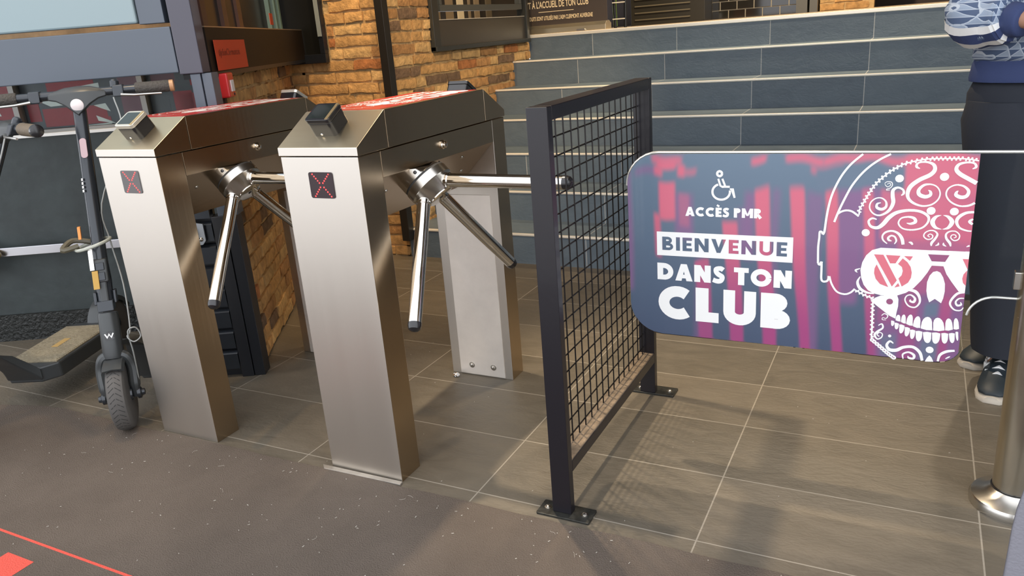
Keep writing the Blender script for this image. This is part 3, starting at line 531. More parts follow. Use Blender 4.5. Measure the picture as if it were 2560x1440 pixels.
# header wall over the window band (seen through the slot under the pale panel)
mb = MB(); mb.obox(PP, PA, (-1.6, 1.24, -.15), (1.0, 2.6, -.02)); tag(mb.build('wall_header', mat('tan_wall', (.42, .27, .14), .7, vary=.4, vscale=8)), kind='structure')
# glossy reception front over the slanted brick wall
def wq(t, z, off): return W0+WD*t+Z*z+WN*off
rc = empty('reception_front', tuple(W0+Z*1.1), 'glossy brown black reception panel and glazing above the left brick wall', 'counter')
b = MB(); A0, A1 = wq(-.03, 0, .02), wq(1.64, 0, .10)
def slab(z0, z1, a0=A0, a1=A1, dp=.10, mi=0):
    P = [a0+Z*z0, a1+Z*z0, a1-WN*dp+Z*z0, a0-WN*dp+Z*z0]; P += [p+Z*(z1-z0) for p in P]
    return P, [(0,3,2,1),(4,5,6,7),(0,1,5,4),(1,2,6,5),(2,3,7,6),(3,0,4,7)]
b.add(*slab(1.104, 1.255)); b.build('panel', BROWNB, rc)
b = MB(); b.add(*slab(1.088, 1.104)); b.build('lower_edge', BLACKM, rc)
b = MB(); b.add(*slab(1.255, 1.259)); b.build('upper_edge', mat('edge_line', (.5,.4,.3), .3, .8), rc)
b = MB(); b.add(*slab(1.259, 2.3, wq(-.03,0,-.02), wq(1.64,0,.0), .06)); b.build('glazing', mat('smoked_glass', (.012, .009, .007), .3, spec=.2), rc)
b = MB()
for t0, dz, cc in ((.05,.0,0),(.36,.0,0),(.62,.01,0)): b.add(*slab(1.262, 2.3, wq(t0,0,.0), wq(t0+.05,0,.004), .02))
b.build('mullion', mat('dark_brown_wood', (.07,.03,.018), .4), rc)
b = MB()
for t0 in (1.18, 1.33, 1.44): b.add(*slab(1.262, 2.3, wq(t0,0,.03), wq(t0+.028,0,.032), .02))
b.build('glass_fin', mat('green_glass', (.10,.16,.15), .12), rc)
nt_ = empty('notice', tuple(wq(.2,1.15,.03)), 'orange paper notice with a faint line of dark lettering taped to the reception panel', 'notice')
A0n, A1n = wq(.02,0,.0265), wq(.42,0,.0455)
dn = (A1n-A0n).normalized(); nn_ = Vector((dn.y, -dn.x, 0)); nn_ = nn_ if nn_.dot(WN) > 0 else -nn_
b = MB(); b.obox(A0n+nn_*.002, (dn, Z, nn_), (0, 1.108, 0), (.40, 1.212, .001)); b.build('sheet', ORANGE, nt_)
mt = Matrix((dn, Z, nn_)).transposed().to_4x4(); mt.translation = A0n+nn_*.0042+dn*.035+Z*1.158
text_mesh('lettering', '#JeSuisClermontois', .034, .0002, mt, mat('faded_ink', (.30,.05,.02), .8), nt_, 1.0)
b = MB(); b.obox(wq(.93,0,.065), (WD, Z, WN), (0, 1.275, .004), (.07, 1.325, .006)); tag(b.build('sticker', ORANGE), 'small orange sticker on the dark reception glazing', 'sticker')
# black window frame on the facing wall beside the reception
fr = empty('dark_doorway', (-1.55, 1.99, 1.08), 'black recessed frame between reception glazing and facing brick wall', 'frame')
b = MB(); b.box(-1.72, -1.432, 1.955, 1.985, 1.078, 1.125); b.box(-1.465, -1.432, 1.955, 1.985, 1.125, 2.3); b.build('frame', BLACKM, fr, bevel=.002)
b = MB(); b.box(-1.72, -1.465, 1.975, 1.985, 1.125, 2.3); b.build('panel', mat('black_void', (.006,.006,.005), .8, spec=.1), fr)
b = MB(); b.box(-1.462, -1.437, 1.950, 1.955, 1.215, 2.3); b.build('grey_strip', mat('grey_strip', (.22,.25,.25), .4), fr)
# fire alarm call point
fa = empty('fire_alarm_box', tuple(wq(.09,1.055,.03)), 'red fire alarm call point on the brick wall beside the grey post', 'alarm')
b = MB(); b.obox(W0, (WD, Z, WN), (.035, 1.012, .012), (.125, 1.098, .05)); b.build('case', REDP, fa, bevel=.006)
b = MB(); b.obox(W0, (WD, Z, WN), (.066, 1.032, .05), (.108, 1.072, .053)); b.build('break_glass', WHITE, fa, bevel=.001)
b = MB(); b.dome(wq(.1,1.022,.05), WN, .005, .003); b.build('key_hole', BLACKP, fa)
b = MB(); b.obox(W0, (WD, Z, WN), (.07, .90, .012), (.1, 1.012, .02)); tag(b.build('cable_trunking', mat('dark_brown_trunk', (.06,.03,.02), .6)), 'dark brown cable trunking below the red fire alarm box', 'trunking')
# black corner post
b = MB(); b.box(-1.068, -1.018, 1.945, 1.995, 0.10, 2.9); tag(b.build('corner_post', mat('black_post', (.014,.012,.010), .45), bevel=.003), 'square black post covering the corner where the two brick walls meet', 'post')
# window on the stair side wall
wn = empty('interior_window', (SX, 3.05, 1.09), 'black framed interior window with dark panel above the stair side brick wall', 'window')
drk = mat('window_black', (.028,.030,.028), .3)
x0 = SX+.012
b = MB(); b.box(SX-.04, x0+.02, 2.42, 2.485, 1.088, 2.4); b.box(SX-.04, x0+.02, 3.63, 3.665, 1.088, 2.4); b.box(SX-.04, x0+.028, 2.42, 3.665, 1.086, 1.112); b.build('frame', drk, wn, bevel=.002)
b = MB(); b.box(SX-.04, x0, 2.485, 3.63, 1.112, 1.256); b.build('lower_panel', mat('panel_grey_brown', (.050,.044,.036), .35), wn)
b = MB(); b.box(SX-.042, x0+.004, 2.485, 3.63, 1.256, 1.259); b.build('edge_strip', BRASS, wn)
b = MB(); b.box(SX-.03, x0, 2.54, 3.61, 1.303, 1.338); b.box(SX-.03, x0, 2.54, 2.565, 1.338, 2.2); b.box(SX-.03, x0, 3.585, 3.61, 1.338, 2.2); b.build('sash', mat('sash_grey', (.07,.075,.07), .35), wn, bevel=.002)
b = MB(); b.box(SX-.60, SX-.58, 2.0, 6.0, 1.0, 2.9); b.box(SX-.60, SX-.05, 2.13, 2.16, 1.0, 2.9); b.build('dark_interior', mat('interior_brown', (.05,.04,.03), .7), wn)
b = MB()
for i, (y0, y1, c) in enumerate(((2.60,2.68,1),(2.74,2.80,0),(2.88,2.96,0),(3.02,3.09,2),(3.16,3.18,0),(3.24,3.3,0),(3.40,3.47,1))):
    b.box(SX-.16, SX-.15, y0, y1, 1.26, 2.2, c)
b.build('coat_rack', [mat('wood_tan', (.26,.19,.11), .6), mat('wood_dark', (.12,.09,.05), .6), mat('cream_post', (.75,.62,.40), .5)], wn)
# things standing on the landing
cb = empty('metal_cabinet', (-.5, 5.4, 1.129), 'dark metal cabinet standing on the upper landing left of the black tiles', 'cabinet')
cm = mat('cabinet_dark', (.030,.027,.020), .3)
b = MB(); b.box(-.84, -.20, 5.35, 5.8, 1.129, 2.2); b.build('body', cm, cb, bevel=.004)
b = MB()
for i in range(8): b.box(-.80, -.32, 5.335, 5.35, 1.17+i*.055, 1.18+i*.055)
b.build('louvres', mat('cabinet_line', (.14,.12,.08), .35), cb)
ld = empty('step_stool', (-1.05, 4.6, 1.129), 'dark step ladder with thin metal rungs behind the banner', 'ladder')
b = MB(); b.cyl((-.70,4.55,1.129), (-.74,4.6,1.9), .012); b.cyl((-.62,4.55,1.129), (-.62,4.6,1.9), .012); b.build('rails', BLACKM, ld)
for i in range(5):
    b = MB(); b.box(-.72, -.62, 4.54, 4.58, 1.19+i*.12, 1.198+i*.12); b.build('rung', BRASS, ld)
b = MB(); b.tube([(-.965,5.3,1.14),(-.97,5.3,1.3),(-.96,5.3,1.6)], .016); tag(b.build('broom_handle', mat('lime_green', (.30,.55,.08), .5)), 'lime green upright pole beside the dark cabinet on the landing', 'pole')
tile_b = mat('black_gloss_tile', (.018,.016,.012), .06, coat=.5); groutm = mat('pale_grout', (.38,.34,.26), .7)
mb = MB(); mb.box(-.20, .50, 5.62, 5.75, 1.129, 2.6, 1)
z = 1.133; r = 0
while z < 2.5:
    xx = -.197-(r % 2)*.07
    while xx < .5:
        a, bb = max(xx, -.197), min(xx+.132, .497)
        if bb-a > .02: mb.box(a, bb, 5.612, 5.63, z, z+.062)
        xx += .14
    z += .070; r += 1
tag(mb.build('wall_tiled', [tile_b, groutm], bevel=.0), kind='structure')
b = MB(); b.box(.50, .585, 5.5, 5.7, 1.129, 2.6); b.box(.60, .66, 5.52, 5.7, 1.129, 2.6); tag(b.build('wall_column', mat('grey_column', (.10,.10,.09), .4)), kind='structure')
brick_wall('wall_far', (.67, 5.6, 1.129), X, -Y, .40, 0, 1.4, seed=21)
mb = MB(); mb.box(-1.6, 3.3, 6.6, 6.7, 1.129, 3.0); tag(mb.build('wall_rear', mat('rear_dark', (.05,.035,.03), .7)), kind='structure')
# enclosing shell out of the frame
dk = mat('shell_dark', (.26, .18, .10), .7)
mb = MB(); mb.box(3.3, 3.4, .2, 8, 0, 3.0); tag(mb.build('wall_right', dk), kind='structure')
mb = MB(); mb.box(-4, 3.4, .1, 8, 3.0, 3.1); tag(mb.build('ceiling', mat('ceiling_dark', (.07,.06,.05), .8)), kind='structure')
mb = MB(); mb.box(-4, SX-.3, 2.12, 2.2, 0, 3.0); tag(mb.build('wall_recess', dk), kind='structure')

# roll-up banner
bn = empty('roll_up_banner', (-.82, 3.85, 1.129), 'dark roll-up banner with cream capitals standing at the top of the stairs', 'banner')
b = MB(); b.box(-1.10, -.515, 3.86, 3.865, 1.185, 2.6); b.build('print', mat('banner_brown', (.060,.046,.038), .45), bn)
b = MB(); b.prism([(3.81,1.131),(3.93,1.131),(3.93,1.17),(3.89,1.19),(3.84,1.186),(3.815,1.165)], (0,0,0), (Y, Z, X), -1.108, -.512); b.build('base', mat('champagne_metal', (.62,.56,.42), .3, .9), bn, bevel=.002)
b = MB(); b.prism(rrect(-.72,-.66,1.134,1.146,.004), (0,0,0), (X, Z, Y), 3.795, 3.81); b.build('foot', CHROME2, bn)
cream = mat('cream_ink', (.85,.68,.42), .5)
def fl(x, y, z): 
    q = Matrix(((1,0,0,x),(0,0,-1,y),(0,1,0,z),(0,0,0,1))); return q
text_mesh('headline', "VT À L'ACCUEIL DE TON CLUB", .062, .0012, fl(-1.13, 3.857, 1.305), cream, bn, .56)
text_mesh('small_line', "DUITS SONT UTILISÉS PAR L'ASM CLERMONT AUVERGNE", .038, .0008, fl(-1.105, 3.857, 1.222), cream, bn, .50)
b = MB(); b.box(-1.03, -.76, 3.856, 3.858, 1.275, 1.279); b.build('rule_line', cream, bn)

# entrance mat
mat_m = mat('mat_pile', (.128, .104, .085), .95, spec=.12, bump=.6, bscale=260, vary=.16, vscale=2.4)
mred = mat('mat_red', (.70,.09,.06), .9, bump=.5, bscale=260)
mm = empty('entrance_mat', (0, -.6, 0), 'dark brown grey entrance mat with a red line in front of the turnstiles', 'mat')
b = MB(); P = []; N_ = 60
rnd = random.Random(4)
top = [(-1.9+i*(5.2/N_), -.022+rnd.uniform(-.0035,.0035)-(.10*max(0,(-1.25-(-1.9+i*(5.2/N_))))/.4 if i*(5.2/N_)-1.9 < -1.25 else 0)) for i in range(N_+1)]
poly = top+[(3.3,-1.7),(-1.9,-1.7)]
b.prism(poly, (0,0,0), (X, Y, Z), 0, .004); b.build('carpet', mat_m, mm)
b = MB(); b.box(-1.9, .9, -.5785, -.5715, .004, .0046); b.build('red_line', mred, mm)
b = MB(); b.add([(-.534,-.629,.0046),(-.428,-.629,.0046),(-.428,-.76,.0046),(-.534,-.76,.0046)], [(3,2,1,0)]); b.build('red_block', mred, mm); b = MB(); b.add([(-.325,-.655,.0046),(-.285,-.655,.0046),(-.285,-.76,.0046),(-.325,-.76,.0046)], [(3,2,1,0)]); b.build('red_block', mred, mm)
b = MB(); rnd = random.Random(11)
for i in range(190):
    x, y = rnd.uniform(-1.1, 1.3), -.03-abs(rnd.gauss(0,.35)); a = rnd.random()*3.14; l = rnd.choice((.0012,.0015,.002,.003)); w = rnd.choice((.0006,.0009))
    b.obox((x,y,.0046), (Vector((math.cos(a),math.sin(a),0)), Vector((-math.sin(a),math.cos(a),0)), Z), (-l,-w,0), (l,w,.0008))
for i in range(18):
    x, y = rnd.uniform(-1., 1.2), -.03-abs(rnd.gauss(0,.3)); a = rnd.random()*6; pts = []
    for k in range(6): pts.append((x,y,.0052)); x += math.cos(a)*.004; y += math.sin(a)*.004; a += rnd.uniform(-.7,.7)
    b.tube(pts, .00035, 4)
for i in range(40):
    x, y = rnd.uniform(-.4, 2.0), rnd.uniform(0,1.0); a = rnd.random()*3.14; l = rnd.choice((.001,.0015,.002))
    b.obox((x,y,.0002), (Vector((math.cos(a),math.sin(a),0)), Vector((-math.sin(a),math.cos(a),0)), Z), (-l,-.0007,0), (l,.0007,.0008))
tag(b.build('lint', mat('pale_lint', (.45,.42,.37), .8)), 'pale specks of lint and crumbs scattered over mat and tiles', 'litter', kind='stuff')
b = MB(); rnd = random.Random(2); bm = bmesh.new(); bmesh.ops.create_icosphere(bm, subdivisions=3, radius=.011)
for v in bm.verts: v.co *= rnd.uniform(.65, 1.15); v.co.z *= .62
b.add([(v.co.x*1.15+.033, v.co.y+.655, v.co.z+.0075) for v in bm.verts], [tuple(v.index for v in f.verts) for f in bm.faces]); bm.free()
tag(b.build('foil_ball', mat('crumpled_foil', (.85,.85,.86), .18, 1.), nof=True), 'small crumpled silver foil on tiles beside the rear turnstile leg', 'litter')
# ================================================================== TURNSTILES
TW, TL, TD = .2453, .7683, .09
HB, HL = .9042, .9247
LED = mat('red_led', (.9,.02,.02), .4, emit=(1,.02,.02), estr=4.)
vin = mat('sticker_red', (.52,.035,.03), .35, coat=.3); vin_w = mat('sticker_white', (.88,.85,.80), .35)
def make_turnstile(loc, label, display_mat, bezel, plate):
    t = empty('turnstile', loc, label, 'turnstile', 'tripod turnstiles'); L = Vector(loc)
    def B(mb, name, m, par=t, bevel=0., **k):
        mb.v = [(v[0]+L.x, v[1]+L.y, v[2]+L.z) for v in mb.v]; return mb.build(name, m, par, bevel, **k)
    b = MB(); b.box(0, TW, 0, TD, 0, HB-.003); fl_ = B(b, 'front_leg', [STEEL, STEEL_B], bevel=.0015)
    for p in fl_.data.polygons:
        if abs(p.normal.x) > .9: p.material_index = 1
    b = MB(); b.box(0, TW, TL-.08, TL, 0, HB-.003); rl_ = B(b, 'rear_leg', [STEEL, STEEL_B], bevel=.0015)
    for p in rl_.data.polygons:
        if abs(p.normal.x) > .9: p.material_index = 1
    b = MB(); b.box(.036, TW-.030, TL-.083, TL-.079, .004, .66); ip = B(b, 'access_panel', mat('panel_steel_lit', (.88,.82,.75), .38, .55, vary=.1, vscale=4), rl_, bevel=.001)  # paler, less metallic steel: reflected light put into the panel colour
    for xx in (.085, .172):
        b = MB(); b.turn([(0,.011),(.0015,.011),(.002,.0075),(.006,.006),(.0075,.002)], (xx, TL-.083, .040), -Y, 16); B(b, 'bolt', CHROME2, ip)
    # housing with slanted underside
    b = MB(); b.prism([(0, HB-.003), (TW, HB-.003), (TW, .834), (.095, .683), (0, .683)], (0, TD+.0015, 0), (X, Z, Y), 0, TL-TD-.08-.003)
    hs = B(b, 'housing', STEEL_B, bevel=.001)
    sn = Vector((1, 0, -1)).normalized()
    for yy, s_ in ((.16, .07), (.52, .03), (.60, .11)):
        b = MB(); p = Vector((TW, yy, .834))+Vector((-1,0,-1)).normalized()*s_; b.dome(p, sn, .006, .004, 12); B(b, 'screw', CHROME2, hs)
    b = MB(); b.turn([(0,.013),(.004,.013),(.006,.010),(.012,.009),(.014,.006),(.015,.001)], (TW, .384, .872), X, 20); B(b, 'button', CHROME, hs)
    # lid in three covers
    o_ = .003
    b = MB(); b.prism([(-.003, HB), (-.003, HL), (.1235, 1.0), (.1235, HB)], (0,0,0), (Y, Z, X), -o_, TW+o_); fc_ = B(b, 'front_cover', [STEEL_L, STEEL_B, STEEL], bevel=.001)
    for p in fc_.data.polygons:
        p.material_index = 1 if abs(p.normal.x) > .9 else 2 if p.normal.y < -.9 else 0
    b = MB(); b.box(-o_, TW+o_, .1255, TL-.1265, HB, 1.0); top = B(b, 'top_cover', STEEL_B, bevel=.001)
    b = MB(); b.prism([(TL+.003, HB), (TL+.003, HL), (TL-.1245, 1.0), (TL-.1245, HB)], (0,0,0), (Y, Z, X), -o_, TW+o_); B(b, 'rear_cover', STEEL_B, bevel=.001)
    # printed film on top
    b = MB(); b.box(.004, TW-.016, .132, TL-.135, 1.0, 1.0006); stk = B(b, 'top_sticker', vin, top)
    so_, sa_ = (0,0,0), (Y, -X, Z)   # lettering runs inwards and reads from the barrier side
    b = MB()
    def lid(p): return (.135+(p[0]/1000-.515)*.66, -.226+(p[1]/1000-.335)*.42)
    for pts in STROKES+ZIGZAGS: b.ribbon([(*lid(q), max(.0015, q[2]/1000*.55)) for q in spline(pts, 3)] if len(pts) > 2 else [(*lid(q), .003) for q in pts], so_, sa_, 1.0012)
    for s_ in WHITE_SHAPES: b.add([Vector((-lid(p)[1], lid(p)[0], 1.0012)) for p in s_], [tuple(range(len(s_)))])
    write(b, 'CLUB', .385, .615, -.222, .082, .31, so_, sa_, 1.0012, gap=.09)
    write(b, 'DANS TON', .385, .615, -.125, .036, .28, so_, sa_, 1.0012, gap=.08)
    write(b, 'BIENVENUE', .385, .615, -.075, .028, .24, so_, sa_, 1.0012, gap=.14)
    m_ = merged(b, so_, sa_, 1.0012, .0008)
    B(m_, 'sticker_pattern', vin_w, stk, nof=True)
    # LED display
    b = MB(); b.prism(rrect(.084,.160,.798,.864,.006), (0,0,0), (X, Z, Y), -.0022, .001); dp = B(b, 'led_display', display_mat)
    b = MB()
    for (xa, za), (xb, zb) in (((.097,.859),(.1165,.837)), ((.148,.859),(.1275,.837)), ((.098,.803),(.1175,.826)), ((.149,.803),(.129,.826))):
        for k in range(5):
            f = k/4; b.dome((xa+(xb-xa)*f, -.0022, za+(zb-za)*f), -Y, .0019, .0014, 8)
    B(b, 'led_cross', LED, dp)
    # tripod: hub axis 45 degrees down and outwards
    ap = Vector((.251, .271, .794)); a = Vector((math.cos(.80), 0, -math.sin(.80)))
    s0 = -.034
    b = MB(); b.turn([(s0-.004,.0665),(s0+.002,.0665),(-.003,.0665)], ap, a, 40); b.v = [(v[0], v[1], min(v[2], .8335)) if v[0] < 9 else v for v in b.v]; hb = B(b, 'hub_base', CHROME2)
    b = MB(); b.turn([(-.0025,.0658),(.0025,.0658)], ap, a, 40); B(b, 'gasket', RUBBER)
    b = MB(); b.turn([(.0015,.0655),(.003,.0675),(.027,.0675),(.029,.064),(.060,.042),(.062,.040)], ap, a, 40); hc = B(b, 'hub_cap', CHROME2)
    b = MB(); b.turn([(.060,.038),(.065,.038),(.066,.035)], ap, a, 32); B(b, 'end_disc', CHROME, hc)
    b = MB(); b.dome(ap+a*.066, a, .006, .002); B(b, 'centre_screw', BLACKP, hc)
    for k in range(3):
        ang = .6+k*2.1; u = Vector((0,1,0)); w = a.cross(u); d_ = u*math.cos(ang)+w*math.sin(ang); b = MB(); b.dome(ap-a*.016+d_*.0665, d_, .005, .002, 10); B(b, 'grub_screw', BLACKP, hb)
    e1 = Vector((math.sin(.80), 0, math.cos(.80)))
    for k in range(3):
        tt = -.03+k*2*math.pi/3; d_ = a*math.cos(.80)+(e1*math.cos(tt)+Y*math.sin(tt))*math.sin(.80)
        b = MB(); b.turn([(.040,.021),(.078,.021),(.081,.0185),(.416,.0175)], ap, d_, 24); am = B(b, 'arm', CHROME)
        b = MB(); b.turn([(.416,.0178),(.424,.0180),(.433,.0155),(.438,.010),(.440,.002)], ap, d_, 20); B(b, 'arm_tip', BLACKP, am)
    # card readers on both slopes
    for side in (0, 1):
        n = Vector((0, -.517, .856)); tv = Vector((0, .856, .517)); O_ = Vector((0, 0, HL))
        if side: n = Vector((0, .517, .856)); tv = Vector((0, -.856, .517)); O_ = Vector((0, TL, HL))
        rx0, rx1 = (.088, .162)
        b = MB(); b.prism(rrect(rx0, rx1, .042, .108, .010), O_, (X, tv, n), 0, .040); rd = B(b, 'card_reader', BLACKP, bevel=.001)
        b = MB(); b.prism(rrect(rx0-.001, rx1+.001, .041, .109, .010), O_, (X, tv, n), .041, .052); B(b, 'bezel', bezel, rd, bevel=.0012)
        b = MB(); b.prism(rrect(rx0+.007, rx1-.012, .049, .101, .003), O_, (X, tv, n), .052, .0528); B(b, 'screen', mat('reader_screen', (.012,.018,.016), .08, coat=.5), rd)
        b = MB(); b.prism([(rx1-.011,.044),(rx1-.002,.044),(rx1-.002,.106),(rx1-.011,.106)], O_, (X, tv, n), .0505, .0531); B(b, 'side_strip', mat('gold_strip', (.80,.58,.30), .3, .9), rd)
        b = MB(); b.dome(O_+X*.118+tv*.0418+n*.007, -tv, .0035, .002, 10); B(b, 'lock_screw', CHROME, rd)
    if plate:
        b = MB(); b.prism([(-.030,-.006),(TW+.004,-.004),(TW+.006,-.019),(-.012,-.023)], (0,0,0), (X, Y, Z), .0005, .006); B(b, 'base_plate', mat('worn_zinc', (.34,.31,.27), .5, .6, vary=.2, vscale=12), t, bevel=.001)
    return t
make_turnstile((0, 0, 0), 'stainless tripod turnstile nearest the black mesh barrier with black card reader', mat('display_black', (.02,.008,.012), .25), BLACKP, True)
make_turnstile((-.6964, -.0116, 0), 'stainless tripod turnstile beside the electric scooter with silver framed card reader', mat('display_glare', (.10,.095,.095), .3), mat('silver_bezel', (.78,.75,.66), .3, .7), False)  # display colour is paler here, glare painted in

# ================================================================== MESH BARRIER
fx0, fx1 = .6953, .7453
mbr = empty('mesh_barrier', (.72, .38, 0), 'black framed wire mesh barrier panel bolted to the tiles between turnstile and gate', 'barrier')
b = MB(); b.box(fx0, fx1, .0146, .0396, .006, 1.0045); p1 = b.build('front_post', NAVYP, mbr, bevel=.0015)
b = MB(); b.box(fx0, fx1, .729, .754, .006, 1.0045); p2 = b.build('rear_post', NAVYP, mbr, bevel=.0015)
b = MB(); b.box(fx0, fx1, .0396, .729, .974, 1.0045); b.build('top_rail', NAVYP, mbr, bevel=.0015)
b = MB(); b.box(fx0, fx1, .0396, .729, .115, .146); lr = b.build('bottom_rail', NAVYP, mbr, bevel=.0015)
b = MB(); b.box(fx0+.002, fx1-.002, .041, .728, .146, .1472); b.build('dust', DUST, lr)
b = MB(); mx = fx0+.012
z = .165
while z < .965: b.cyl((mx, .036, z), (mx, .732, z), .0020, seg=6); z += .0448
y = .085
while y < .72: b.cyl((mx+.0035, y, .143), (mx+.0035, y, .978), .0020, seg=6); y += .0448
b.build('wire_mesh', mat('wire_black', (.020,.018,.018), .35, .6), mbr)
for (cx, cy, par) in ((.727, .022, p1), (.735, .753, p2)):
    b = MB(); b.prism(rrect(cx-.071, cx+.071, cy-.026, cy+.034, .004), (0,0,0), (X, Y, Z), .0, .006); fp = b.build('foot_plate', mat('foot_plate_paint', (.045,.045,.04), .35, .5, vary=.5, vscale=60), par, bevel=.001)
    for dx in (-.050, .050):
        b = MB(); b.turn([(0,.009),(.0012,.009),(.0015,.006),(.0045,.0055),(.006,.002)], (cx+dx, cy+.004, .006), Z, 14)
        pass
        b.build('bolt_head', CHROME2, par)

# ================================================================== SWING GATE
GX, GY = .7, .43
gt = empty('swing_gate', (1.71, .43, 0), 'clear swing gate with printed skull and welcome lettering on a steel post', 'gate')
pc = Vector((1.712, .43, 0))
b = MB(); b.turn([(.0,.047),(1.25,.047),(1.26,.044)], pc, Z, 40); b.build('post', mat('satin_steel', (.56,.52,.44), .24, 1., rvary=.08, vscale=4), gt)
b = MB(); b.turn([(0,.092),(.016,.0925),(.024,.088),(.034,.066),(.044,.054),(.047,.050)], pc, Z, 44); b.build('base_flange', CHROME2, gt)
b = MB(); b.turn([(.046,.0495),(.050,.0495)], pc, Z, 36); b.build('gasket', BLACKP, gt)
def gpt(a, c): return (GX+a, c)
def arcp(cx, cz, r, a0, a1, n=8): return [(cx+r*math.cos(math.radians(a0+(a1-a0)*k/n)), cz+r*math.sin(math.radians(a0+(a1-a0)*k/n))) for k in range(n+1)]
zt, zb, xl = .840, .346, .0745
xm, xe, zn = .8725, .966, .5165
outer = arcp(xl+.085, zt-.085, .085, 90, 180)+arcp(xl+.09, zb+.09, .09, 180, 270)+arcp(xm-.052, zb+.052, .052, 270, 360)+arcp(xm+.055, zn-.055, .055, 180, 90)+[(xe, zn), (xe, zt)]
glass = mat('gate_glass', (.93,.97,.97), .02, trans=1.)
glass.node_tree.nodes['Principled BSDF'].inputs['IOR'].default_value = 1.12
b = MB(); b.prism(outer, (GX, GY-.004, 0), (X, Z, Y), 0, .008); b.build('glass_panel', glass, gt)
edge = mat('glass_edge', (.80,.80,.76), .18, .6)
b = MB(); b.tube([(GX+a, GY, c) for a, c in arcp(xl+.085, zt-.085, .0855, 180, 90)]+[(GX+xe, GY, zt+.0005)], .0036, 8); b.build('top_edge', edge, gt)
b = MB(); b.tube([(GX+a, GY, c) for a, c in arcp(xm+.055, zn-.055, .055, 172, 90)]+[(GX+xe, GY, zn)], .0030, 8); b.build('lower_edge', edge, gt)  # pale tube paints the highlight along the curved glass edge
for zc in (.56, .80):
    b = MB(); b.box(1.655, 1.675, GY-.012, GY+.012, zc-.02, zc+.02); b.build('clamp', CHROME2, gt, bevel=.002)
# printed film
def sstep(x): x = max(0., min(1., x)); return x*x*(3-2*x)
NP_ = next(i for i, p in enumerate(PRINT_PATCHES) if p[4] == 2)
KC = [(.60,.13,.20), (.24,.10,.24), (.115,.165,.235)]
def print_col(a, c):
    base = Vector((.060+.12*(c-.35), .085+.19*(c-.35), .145+.21*(c-.35)))
    a0_ = a; a = a+.0018*math.sin(c*17+a*9); c = c+.005*math.sin(a0_*37)+.003*math.sin(a0_*83)
    pink = Vector((.34,.06,.19)).lerp(Vector(KC[0]), sstep((c-.38)/.33))
    def patches(sel):
        nonlocal base
        for x0, x1, z0, z1, k, s in sel:
            sx, sz = (.012, .022) if k != 1 else (.020, .03)
            w = sstep((a-x0/1000)/sx+.5)*sstep((x1/1000-a)/sx+.5)*sstep((c-z0/1000)/sz+.5)*sstep((z1/1000-c)/sz+.5)*s
            if w > 0: base = base.lerp(Vector(KC[k]) if k else pink, w)
    patches(PRINT_PATCHES[:NP_])
    for x0t, x1t, zt_, x0b, x1b, zb_, s in PRINT_STRIPES:
        t = (zt_/1000-c)/((zt_-zb_)/1000); x0 = (x0t+(x0b-x0t)*t)/1000; x1 = (x1t+(x1b-x1t)*t)/1000
        w = sstep((a-x0)/.010+.5)*sstep((x1-a)/.010+.5)*sstep(t*14+.5)*s
        if w > 0: base = base.lerp(pink, w)
    patches(PRINT_PATCHES[NP_:])
    return base
pm = attr_mat('printed_film', .38, coat=.35)
bm = bmesh.new(); xr = lambda z: .8655+(z-.5)*0  # right end of the print
film = arcp(xl+.085, zt-.085, .083, 90, 180)+arcp(xl+.09, zb+.09, .088, 180, 270)+arcp(xm-.052, zb+.052, .050, 270, 345)+[(.8655,.40),(.8655,zt-.002)]
b = MB(); NX, NZ = 230, 150
def inside(a, c):
    if a > .8655 or a < xl+.002 or c > zt-.002 or c < zb+.002: return False
    for cx, cz, r, qx, qz in ((xl+.085, zt-.085, .083, -1, 1), (xl+.09, zb+.09, .088, -1, -1), (xm-.052, zb+.052, .050, 1, -1)):
        if (a-cx)*qx > 0 and (c-cz)*qz > 0 and (a-cx)**2+(c-cz)**2 > r*r: return False
    return True
# boundary clamped grid
def clampx(c):
    lo, hi = xl+.002, .8655
    if c > zt-.085: lo = xl+.085-math.sqrt(max(0, .083**2-(c-(zt-.085))**2))
    if c < zb+.09: lo = xl+.09-math.sqrt(max(0, .088**2-(c-(zb+.09))**2))
    if c < zb+.052: hi = min(hi, xm-.052+math.sqrt(max(0, .050**2-(c-(zb+.052))**2)))
    return lo, hi
P = []; F = []
for j in range(NZ+1):
    c = zb+.002+(zt-zb-.004)*j/NZ; lo, hi = clampx(c)
    for i in range(NX+1): P.append((GX+lo+(hi-lo)*i/NX, GY-.0052, c))
for j in range(NZ):
    for i in range(NX): F.append((j*(NX+1)+i, j*(NX+1)+i+1, (j+1)*(NX+1)+i+1, (j+1)*(NX+1)+i))
b.add(P, F); fm = b.build('printed_film', pm, gt, fn=lambda v: print_col(v[0]-GX, v[2]))
GA = (X, Z, -Y); GO = Vector((GX, GY-.0052, 0))
def mm_(l): return [tuple(x/1000 for x in p) for p in l]
def clip(pts): return [p for p in pts if p[0] < .866]
b = MB()
b.add([(GX+.153,GY-.0058,.5705),(GX+.4935,GY-.0058,.5705),(GX+.4935,GY-.0058,.635),(GX+.153,GY-.0058,.635)], [(0,1,2,3)])
write(b, 'ACCÈS PMR', .229, .4185, .679, .0242, .29, GO, GA, .0006, gap=.07)
write(b, 'DANS TON', .153, .4935, .503, .0465, .30, GO, GA, .0006, gap=.08)
write(b, 'CLUB', .1525, .4945, .393, .0945, .315, GO, GA, .0006, gap=.09)
for s_ in ICON: b.ribbon(mm_(s_), GO, GA, .0006)
merged(b, GO, GA, .0006).build('white_lettering', WHITE, fm, nof=True)
b = MB(); write(b, 'BIENVENUE', .1675, .480, .5855, .036, .235, GO, GA, .0014, gap=.16)
